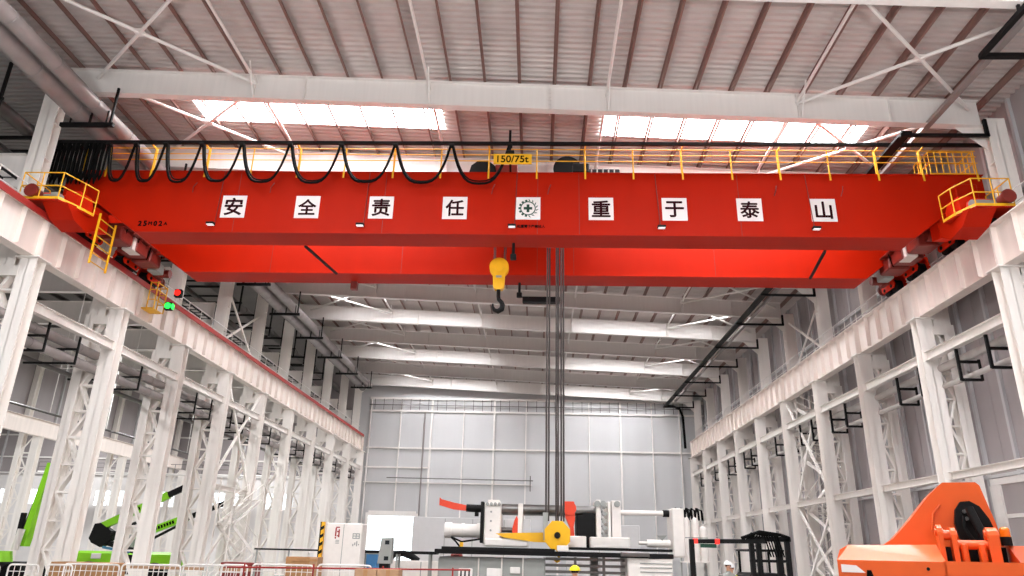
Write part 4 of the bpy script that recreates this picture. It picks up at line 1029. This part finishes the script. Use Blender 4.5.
g2 = g; g2.v = [tuple(Matrix.Translation((-24.9,45.84,EZ+1.92)) @ Matrix.Rotation(PI/2,4,'X') @ Matrix.Rotation(0.474,4,'Z') @ Vector(v)) for v in g2.v]
g2.build('boom_marking', 'inkblack', t)
MB().cbox(-27.0,-22.2,45.2,47.0,.5,EZ-1.2,.08).build('chassis', 'machgrey', t)
for x in (-26.6,-22.6):
    for yy in (45.2,47.0): MB().cyl((x,yy-.2,.5),(x,yy+.2,.5),.5,n=20).build('wheel', 'rubber', t)
t = thing('green_boom_lift', 'second lime green boom lift whose lower boom carries black lettering', 'boom lift', (-24,49.5,0))
MB().bar((-26.2,49,EZ+.45),(-22.9,49,EZ+1.75),.3,.42).build('lower_boom', 'green', t)
MB().bar((-25.4,48.9,EZ+.1),(-23.4,48.9,EZ+1.2),.14,.14).build('lift_cylinder', 'black', t)
MB().bar((-22.9,49,EZ+1.7),(-20.4,49,EZ+2.75),.24,.3).build('jib', 'black', t)
g = MB()
for i in range(8): g.box(-1.5/2+1.5*i/8,-1.5/2+1.5*(i+.7)/8,-.1,.1,0,.006)
g2 = g; g2.v = [tuple(Matrix.Translation((-24.3,48.84,EZ+1.2)) @ Matrix.Rotation(PI/2,4,'X') @ Matrix.Rotation(0.375,4,'Z') @ Vector(v)) for v in g2.v]
g2.build('boom_marking', 'inkblack', t)
MB().cbox(-26.8,-23.5,48.4,50.2,EZ-1.2,EZ-.5,.12).build('hood', 'green', t)
MB().cbox(-26.5,-23.8,48.5,50.1,.5,EZ-1.2,.08).cbox(-26.6,-26,48.8,49.2,EZ-.6,EZ+.6,.05).build('chassis', 'machgrey', t)
for x in (-26.2,-24.0):
    for yy in (48.5,50.2): MB().cyl((x,yy-.2,.5),(x,yy+.2,.5),.5,n=20).build('wheel', 'rubber', t)
t = thing('green_boom_lift', 'green lift at the far left with its boom raised steeply behind a column', 'boom lift', (-26,38,0))
MB().bar((-25.9,38,EZ-.2),(-25.4,38,EZ+3.9),.3,.5).build('boom', 'green', t)
MB().cyl((-26.1,37.9,EZ-.2),(-25.75,37.9,EZ+1.9),.13,n=12).cbox(-26.35,-26.1,37.8,38.0,EZ+.2,EZ+1.4,.03).build('lift_cylinder', 'black', t)
MB().cyl((-26.05,37.6,EZ-.4),(-25.95,37.6,EZ+.6),.17,n=14).build('pale_cylinder', 'machwhite', t)
MB().cyl((-26.6,37.4,EZ-.95),(-26.6,37.4,EZ-.45),.62,.5,n=20).build('turret_cover', 'green', t)
MB().cbox(-27.9,-27.1,37.2,37.9,EZ-.9,EZ-.5,.05).build('battery_box', 'amber', t)
MB().cbox(-27.6,-25.2,37.0,39.0,.5,EZ-.95,.08).build('chassis', 'black', t)
for x in (-27.2,-25.5):
    for yy in (37.0,39.0): MB().cyl((x,yy-.2,.5),(x,yy+.2,.5),.5,n=20).build('wheel', 'rubber', t)
# ---------------------------------------------------------------- barricades
def barricade(x0, y, w, label, h=1.18):
    t = thing('crowd_barrier', label, 'barrier', (x0+w/2,y,0), 'white crowd barriers')
    r = .12; z0, z1 = .25, h; x1 = x0+w
    pts = []
    for cx, cz, a0 in ((x0+r,z0+r,PI),(x0+r,z1-r,PI/2),(x1-r,z1-r,0),(x1-r,z0+r,-PI/2)):
        seg = [(cx+r*math.cos(a0+(PI/2)*(1-q/3) if False else a0+PI/2*(0)+0), 0) for q in (0,)]
    def arc(cx, cz, a, b): return [(cx+r*math.cos(a+(b-a)*q/4), y, cz+r*math.sin(a+(b-a)*q/4)) for q in range(5)]
    pts = arc(x0+r,z0+r,1.5*PI,PI)+arc(x0+r,z1-r,PI,PI/2)+arc(x1-r,z1-r,PI/2,0)+arc(x1-r,z0+r,0,-PI/2)
    pts.append(pts[0])
    MB().tube(pts, .032, 6).build('frame', 'white', t)
    n = int(w/.19)
    for i in range(1, n): MB().cyl((x0+w*i/n,y,z0),(x0+w*i/n,y,z1),.014,n=5).build('upright_bar', 'white', t)
    MB().cyl((x0,y,h-.22),(x1,y,h-.22),.014,n=5).build('cross_rail', 'white', t)
    for x in (x0+.25,x1-.25): MB().bar((x,y-.3,.02),(x,y+.3,.02),.05,.02).bar((x,y,.02),(x,y,z0),.03).build('foot', 'white', t)
BAR = [(-20.9,26.6,2.1),(-18.7,26.9,1.1),(-17.1,26.6,.9),(-16.75,27.0,2.0),(-14.55,26.8,2.1),(-12.4,26.9,2.1),(-10.9,26.6,.9),(-9.9,26.8,2.15),(-7.65,27.0,1.9)]
for i, (x, y, w_) in enumerate(BAR):
    barricade(x, y, w_, 'white tube crowd barrier along the bottom left, %s counted from the left edge' % ORD[i], 1.2+.035*i)
# ---------------------------------------------------------------- cabinets, boxes, wall boards
t = thing('notice_cabinet', 'tall white cabinet with small dark characters and a red mark', 'cabinet', (-7.15,28.3,0))
MB().cbox(-7.78,-6.42,28.0,28.8,0,EZ+.92,.03).build('body', 'machwhite', t)
MB().box(-7.12,-7.1,27.99,28.0,.1,EZ+.88).build('door_gap', 'machgrey', t)
g = MB()
for i, (dx, dz, w_, h_) in enumerate(((0,0,.05,.3),(.07,.02,.06,.05),(.12,-.04,.05,.28),(.07,-.13,.06,.04),(.02,.17,.14,.04),(.0,-.2,.05,.06))): g.box(-7.42+dx,-7.42+dx+w_,27.99,28.0,EZ+.6+dz-h_/2,EZ+.6+dz+h_/2)
g.build('red_mark', 'conductor', t)
g = MB()
for i in range(3): g.box(-7.38,-7.24,27.99,28.0,EZ+.2+.05*i,EZ+.225+.05*i)
for i in range(3): g.box(-6.76,-6.5,27.99,28.0,EZ+.38+.08*i,EZ+.41+.08*i)
for i in range(3): g.box(-6.76+.12*i,-6.73+.12*i,27.99,28.0,EZ+.38,EZ+.56)
g.build('dark_mark', 'machgrey', t); g = MB()
for i in range(4): g.box(-6.74+.07*i,-6.70+.07*i,27.99,28.0,EZ+.12+.04*(i%2),EZ+.2+.05*(i%3))
g.build('dark_mark', 'machgrey', t)
p = MB().box(-7.98,-7.84,27.95,28.1,0,EZ+.95).build('striped_post', 'yellow')
tag(p, 'black and yellow striped post at the left edge of the white cabinet', 'post')
g = MB()
for i in range(10): g.prism([(-7.985,.1+.28*i),(-7.835,.2+.28*i),(-7.835,.32+.28*i),(-7.985,.22+.28*i)],27.945,27.95)
g.prism([(-7.99,.0),(-7.95,.0),(-7.95,EZ+.95),(-7.99,EZ+.95)],27.94,27.95)
g.build('black_stripes', 'black', p)
t = thing('low_gate_rail', 'dark horizontal rail left of the striped post', 'rail', (-9.2,28.1,0))
MB().bar((-10.4,28.1,EZ-.05),(-7.95,28.1,EZ-.05),.06).build('rail', 'black', t)
for x in (-10.3,-9.1): MB().bar((x,28.1,0),(x,28.1,EZ-.05),.05).build('post', 'machgrey', t)
t = thing('control_cabinet', 'narrow grey control cabinet with two black screens', 'cabinet', (-5.52,28.2,0))
MB().prism([(-5.68,EZ+.43),(-5.3,EZ+.45),(-5.28,EZ-.45),(-5.76,EZ-.45)],28.0,28.5).build('body', 'machgrey', t)
for z in (.28,-.27): MB().box(-5.53,-5.37,27.985,28.0,EZ+z-.07,EZ+z+.07).build('screen', 'glassdark', t)
MB().box(-5.7,-5.35,28.05,28.45,EZ-.75,EZ-.45).box(-5.75,-5.3,28.0,28.5,0,.08).box(-5.6,-5.45,28.15,28.35,0,EZ-.5).build('stand', 'black', t)
for i, (x0, x1, m_) in enumerate(((-8.85,-8.0,'wood'),(-8.0,-7.72,'card'))):
    b = MB().cbox(x0,x1,27.1,27.8,EZ-.98,EZ-.28,.01).build('packing_crate', m_)
    tag(b, 'tan plywood crate left of the white cabinet' if i == 0 else 'pinkish cardboard box right beside the plywood crate', 'crate' if i == 0 else 'box')
    MB().box(x0,x1,27.08,27.1,EZ-.42,EZ-.34).build('batten', 'wood', b)
    tb = thing('pallet_stack', 'pallet stack under the %s' % ('plywood crate','pinkish cardboard box')[i], 'pallet', ((x0+x1)/2,27.45,0))
    for q in range(6): MB().box(x0,x1,27.1,27.8,.0+.17*q,.05+.17*q).box(x0,x1,27.1,27.2,.05+.17*q,.17+.17*q).box(x0,x1,27.7,27.8,.05+.17*q,.17+.17*q).build('pallet', 'wood', tb)
for i in range(2):
    x0 = -6.05+.76*i
    b = MB().cbox(x0,x0+.74,25.8,26.5,EZ-1.3,EZ-.6,.01).build('carton', 'card')
    tag(b, 'brown carton in front of the grey control cabinet, %s of two' % ('left','right')[i], 'box', 'brown cartons')
    MB().box(x0+.3,x0+.44,25.795,25.8,EZ-1.3,EZ-.6).build('tape', 'wood', b)
b = MB().cbox(-6.1,-4.5,25.75,26.55,0,EZ-1.3,.02).build('crate_base', 'wood'); tag(b, 'wooden base crate under the two brown cartons', 'crate')
b = MB().cyl((-10.6,26.3,EZ-.66),(-2.2,26.3,EZ-.56),.03,n=8).build('hand_pipe', 'conductor'); tag(b, 'thin rusty red pipe crossing low behind the cartons', 'pipe')
for i in range(4): MB().cyl((-10+2.4*i,26.3,0),(-10+2.4*i,26.3,EZ-.5),.03,n=8).build('support', 'conductor', b)
for i, (x0, x1, zz_, lab) in enumerate(((-18.3,-15.9,-.68,'long brown timber crate behind the crowd barriers near the left columns'),(-11.8,-10.6,-.55,'reddish brown crate behind the crowd barriers, right of the stairs'),(-15.2,-12.4,-1.15,'low brown plank pile behind the crowd barriers right of the second column'))):
    b = MB().cbox(x0,x1,28.6,29.6,0,EZ+zz_,.02).build('timber_crate', 'wood' if i != 1 else 'oxide'); tag(b, lab, 'crate')
    g = MB()
    for q in range(3): g.box(x0,x1,28.57,28.6,.15+.5*q,.25+.5*q)
    g.build('batten', 'card', b)
# pale partition boxes deep in the hall
b = MB().cbox(-9.75,-.4,60,62,0,EZ+2.58,.03).build('site_office', 'mesh_grey'); tag(b, 'large pale grey boxy cabin standing right of the open door', 'cabin')
for x in (-7.2,-5,-2.5): MB().box(x,x+.05,59.98,60,0,EZ+2.5).build('panel_joint', 'machgrey', b)
b = MB().cbox(2.5,8.2,60,62,0,EZ+2.3,.03).build('site_office', 'mesh_grey'); tag(b, 'pale grey cabin behind the white end post of the machine', 'cabin')
MB().box(5,5.05,59.98,60,0,EZ+2.2).build('panel_joint', 'machgrey', b)
# small far items between floor and bed, left of the machine
b = MB().cbox(-11.2,-10.3,50,51,0,EZ-.12,.05).build('storage_bin', 'blue'); tag(b, 'blue bin standing far behind the cartons', 'bin')
MB().cbox(-11.25,-10.25,49.95,51.05,EZ-.25,EZ-.15,.02).build('rim', 'machgrey', b)
t = thing('parked_scooter', 'dark covered scooter far behind the grey control cabinet', 'scooter', (-8.6,50,0))
MB().tube([(-9.6,50,EZ-.6),(-9.2,50,EZ-.2),(-8.6,50,EZ-.15),(-8.0,50,EZ-.35),(-7.6,50,EZ-.6)],.2,8).build('body', 'black', t)
for x in (-9.5,-7.7): MB().cyl((x,49.9,EZ-1.4),(x,50.1,EZ-1.4),.6,n=20).build('wheel', 'rubber', t)
MB().bar((-9.5,50,EZ-1.4),(-9.2,50,EZ-.3),.1).bar((-7.7,50,EZ-1.4),(-8.0,50,EZ-.4),.1).build('fork', 'steel', t)
b = MB().cbox(-9.4,-4.2,47,48,0,EZ-.55,.03).build('low_cabinet', 'machwhite'); tag(b, 'long low white cabinet far behind the machine bed', 'cabinet')
MB().box(-7,-6.95,46.98,47,0,EZ-.6).box(-5.6,-5.55,46.98,47,0,EZ-.6).build('door_gap', 'machgrey', b)
b = MB().cbox(-5.2,-4.5,47.2,47.8,EZ-.55,EZ-.1,.04).build('tool_case', 'oxide'); tag(b, 'maroon case on the long low white cabinet', 'case')
MB().box(-5.0,-4.7,47.15,47.2,EZ-.2,EZ-.15).build('handle', 'black', b)

# ---------------------------------------------------------------- people
def person(x, y, zr, face, label, helmet, top, arm=0):
    t = thing('person', label, 'person', (x,y,0))
    ca, sa = math.cos(face), math.sin(face)
    def W(a, b, c): return Vector((a*ca-b*sa, a*sa+b*ca, c*zr))
    J = {'pel':(0,0,.95),'waist':(0,0,1.1),'chest':(0,0,1.32),'neck':(0,0,1.5),'head0':(0,-.01,1.58),'head1':(0,-.02,1.66),'head2':(0,-.01,1.72)}
    V = []; E = []; Rr = []
    def v(p, r): V.append(W(*p)); Rr.append(r); return len(V)-1
    pel = v((0,0,.95),(.155,.115)); wa = v((0,0,1.12),(.14,.1)); ch = v((0,0,1.33),(.16,.11)); nk = v((0,0,1.47),(.065,.065)); h0 = v((0,-.01,1.57),(.07,.085)); h1 = v((0,-.015,1.65),(.082,.1)); h2 = v((0,-.005,1.72),(.07,.085))
    E += [(pel,wa),(wa,ch),(ch,nk),(nk,h0),(h0,h1),(h1,h2)]
    for s in (-1,1):
        sh = v((s*.19,0,1.4),(.06,.06)); el = v((s*.25,-.03-.1*arm,1.14),(.045,.045)); wr = v((s*.24,-.14-.25*arm,.92+.2*arm),(.032,.03)); hd = v((s*.235,-.19-.27*arm,.86+.2*arm),(.038,.02))
        E += [(ch,sh),(sh,el),(el,wr),(wr,hd)]
        for k in range(4):
            f1 = v((s*(.2+.022*k),-.225-.27*arm,.80+.2*arm),(.009,.009)); f2 = v((s*(.2+.022*k),-.225-.27*arm,.765+.2*arm+.004*k),(.008,.008)); E += [(hd,f1),(f1,f2)]
        tb = v((s*.19,-.24-.27*arm,.85+.2*arm),(.01,.01)); E += [(hd,tb)]
        hp = v((s*.09,0,.88),(.09,.09)); kn = v((s*.1,-.02,.5),(.06,.06)); an = v((s*.1,.02,.09),(.042,.045)); ft = v((s*.11,-.14,.04),(.045,.03))
        E += [(pel,hp),(hp,kn),(kn,an),(an,ft)]
    me = D.meshes.new('body'); me.from_pydata([tuple(p) for p in V], E, []); o = D.objects.new('body', me); COL.objects.link(o); o.parent = t
    me.materials.append(M['cloth'])
    sk = o.modifiers.new('skin', 'SKIN'); sk.use_smooth_shade = True
    for i, q in enumerate(me.skin_vertices[0].data): q.radius = Rr[i]; q.use_root = (i == pel)
    o.modifiers.new('sub', 'SUBSURF').levels = 1; o.modifiers['sub'].render_levels = 2
    # bake so face and clothing can take their own materials
    dg = bpy.context.evaluated_depsgraph_get(); ev = o.evaluated_get(dg); nm = D.meshes.new_from_object(ev)
    o.modifiers.clear(); o.data = nm; nm.materials.clear()
    for k in ('cloth','skin',top,'black'): nm.materials.append(M[k])
    for p in nm.polygons:
        z = p.center.z/zr; hr = math.hypot(p.center.x, p.center.y)
        p.material_index = 1 if z > 1.49 or (hr > .2 and z < .93+.2*arm and z > .7) else (3 if z < .12 else (2 if z > .98 else 0)); p.use_smooth = True
    base = wloc(t)
    def WP(a, b, c): return W(a,b,c)+base
    f = MB().prism([(0,0),(1,0),(.5,1)],0,.001) if False else MB()
    n0 = WP(0,-.105,1.66); f.cyl(WP(0,-.09,1.67), WP(0,-.13,1.63), .01, .018, n=6); f.build('nose', 'skin', t)
    f = MB()
    for s in (-1,1): f.sphere(WP(s*.035,-.098,1.67), .012, n=8, m=6)
    f.build('eyes', 'black', t)
    f = MB()
    for s in (-1,1): f.sphere(WP(s*.088,0,1.65), .022, 1.3, n=8, m=6)
    f.build('ears', 'skin', t)
    MB().bar(WP(-.025,-.1,1.6), WP(.025,-.1,1.6), .01, .008).build('mouth', 'oxide', t)
    MB().sphere(WP(0,.012,1.685), .1, .95, n=14, m=8, zmin=-.5).build('hair', 'hair', t)
    hm = MB().sphere(WP(0,0,1.7), .135, .95, n=18, m=10, zmin=0).cyl(WP(0,-.02,1.695), WP(0,-.02,1.71), .155, n=20).bar(WP(0,-.1,1.80), WP(0,.1,1.80), .03, .05)
    tag_o = hm.build('helmet', helmet, t)
    if top != 'vest':
        MB().cyl(WP(0,0,1.46), WP(0,0,1.5), .1, .075, n=12).build('collar', top, t)
    return t
person(1.03, 20.0, .96, PI, 'person in a yellow helmet seen from behind in front of the machine', 'helmetY', 'vest')
person(6.45, 26.0, 1.07, .2, 'person in a white helmet and grey jacket beside the gas cylinders', 'helmetW', 'machgrey', .6)
person(7.3, 29.0, 1.0, -.6, 'person in a lime vest half hidden behind the black handler', 'helmetW', 'vest', .4)


# ---------------------------------------------------------------- light, camera
w = D.worlds.new('World'); SC.world = w; w.use_nodes = True
bg = w.node_tree.nodes['Background']; bg.inputs[0].default_value = (.97,.985,1,1); bg.inputs[1].default_value = .6
def area(name, loc, sx, sy, e, rot=(0,0,0), col=(.97,.985,1)):
    l = D.lights.new(name, 'AREA'); l.shape = 'RECTANGLE'; l.size = sx; l.size_y = sy; l.energy = e; l.color = col
    o = D.objects.new(name, l); COL.objects.link(o); o.location = loc; o.rotation_euler = rot
    return o
for x in (-13,-1,11):
    for y in (0,11):
        l = D.lights.new('front_fill', 'POINT'); l.energy = 1900; l.shadow_soft_size = .5; l.color = (.98,.99,1)  # unseen fill points, added to brighten the roof and near steel
        o = D.objects.new('front_fill', l); COL.objects.link(o); o.location = (x,y,EZ+10.5)
for i, y in enumerate((38,50,62,72)):
    for x in (-10,8): area('hall_fill', (x,y,EZ+15.2), 1.2, 1.2, 380)  # added fill panels without fixtures, brightening the far hall and back wall
for x in (-29,-50):
    for y in (30,45,60,72): area('aisle_fill', (x,y,EZ+12.6), 1.2, 1.2, 2300)  # added fill panels that lift the dark aisle

cam = D.cameras.new('camera'); co = D.objects.new('camera', cam); COL.objects.link(co); SC.camera = co
f_, th, ya, ro = 720., .353211, -.038429, .024096
F = Vector((math.sin(ya)*math.cos(th), math.cos(ya)*math.cos(th), math.sin(th)))
Rt = Vector((math.cos(ya), -math.sin(ya), 0)); U = Rt.cross(F)
r = Rt*math.cos(ro)+U*math.sin(ro); u = -Rt*math.sin(ro)+U*math.cos(ro)
m3 = Matrix((r, u, -F)).transposed()
co.matrix_world = Matrix.Translation((0,0,EZ)) @ m3.to_4x4()
cam.sensor_width = 36; cam.sensor_fit = 'HORIZONTAL'; cam.lens = 36*f_/1024; cam.clip_end = 300; cam.clip_start = .1
SC.view_settings.view_transform = 'Standard'; SC.view_settings.look = 'None'
SC.view_settings.exposure = -.62; SC.view_settings.gamma = 1; SC.view_settings.use_curve_mapping = False
try:
    SC.cycles.use_denoising = True; SC.cycles.denoiser = 'OPENIMAGEDENOISE'; SC.cycles.max_bounces = 8; SC.cycles.diffuse_bounces = 5
    SC.cycles.sample_clamp_indirect = 6
except Exception: pass
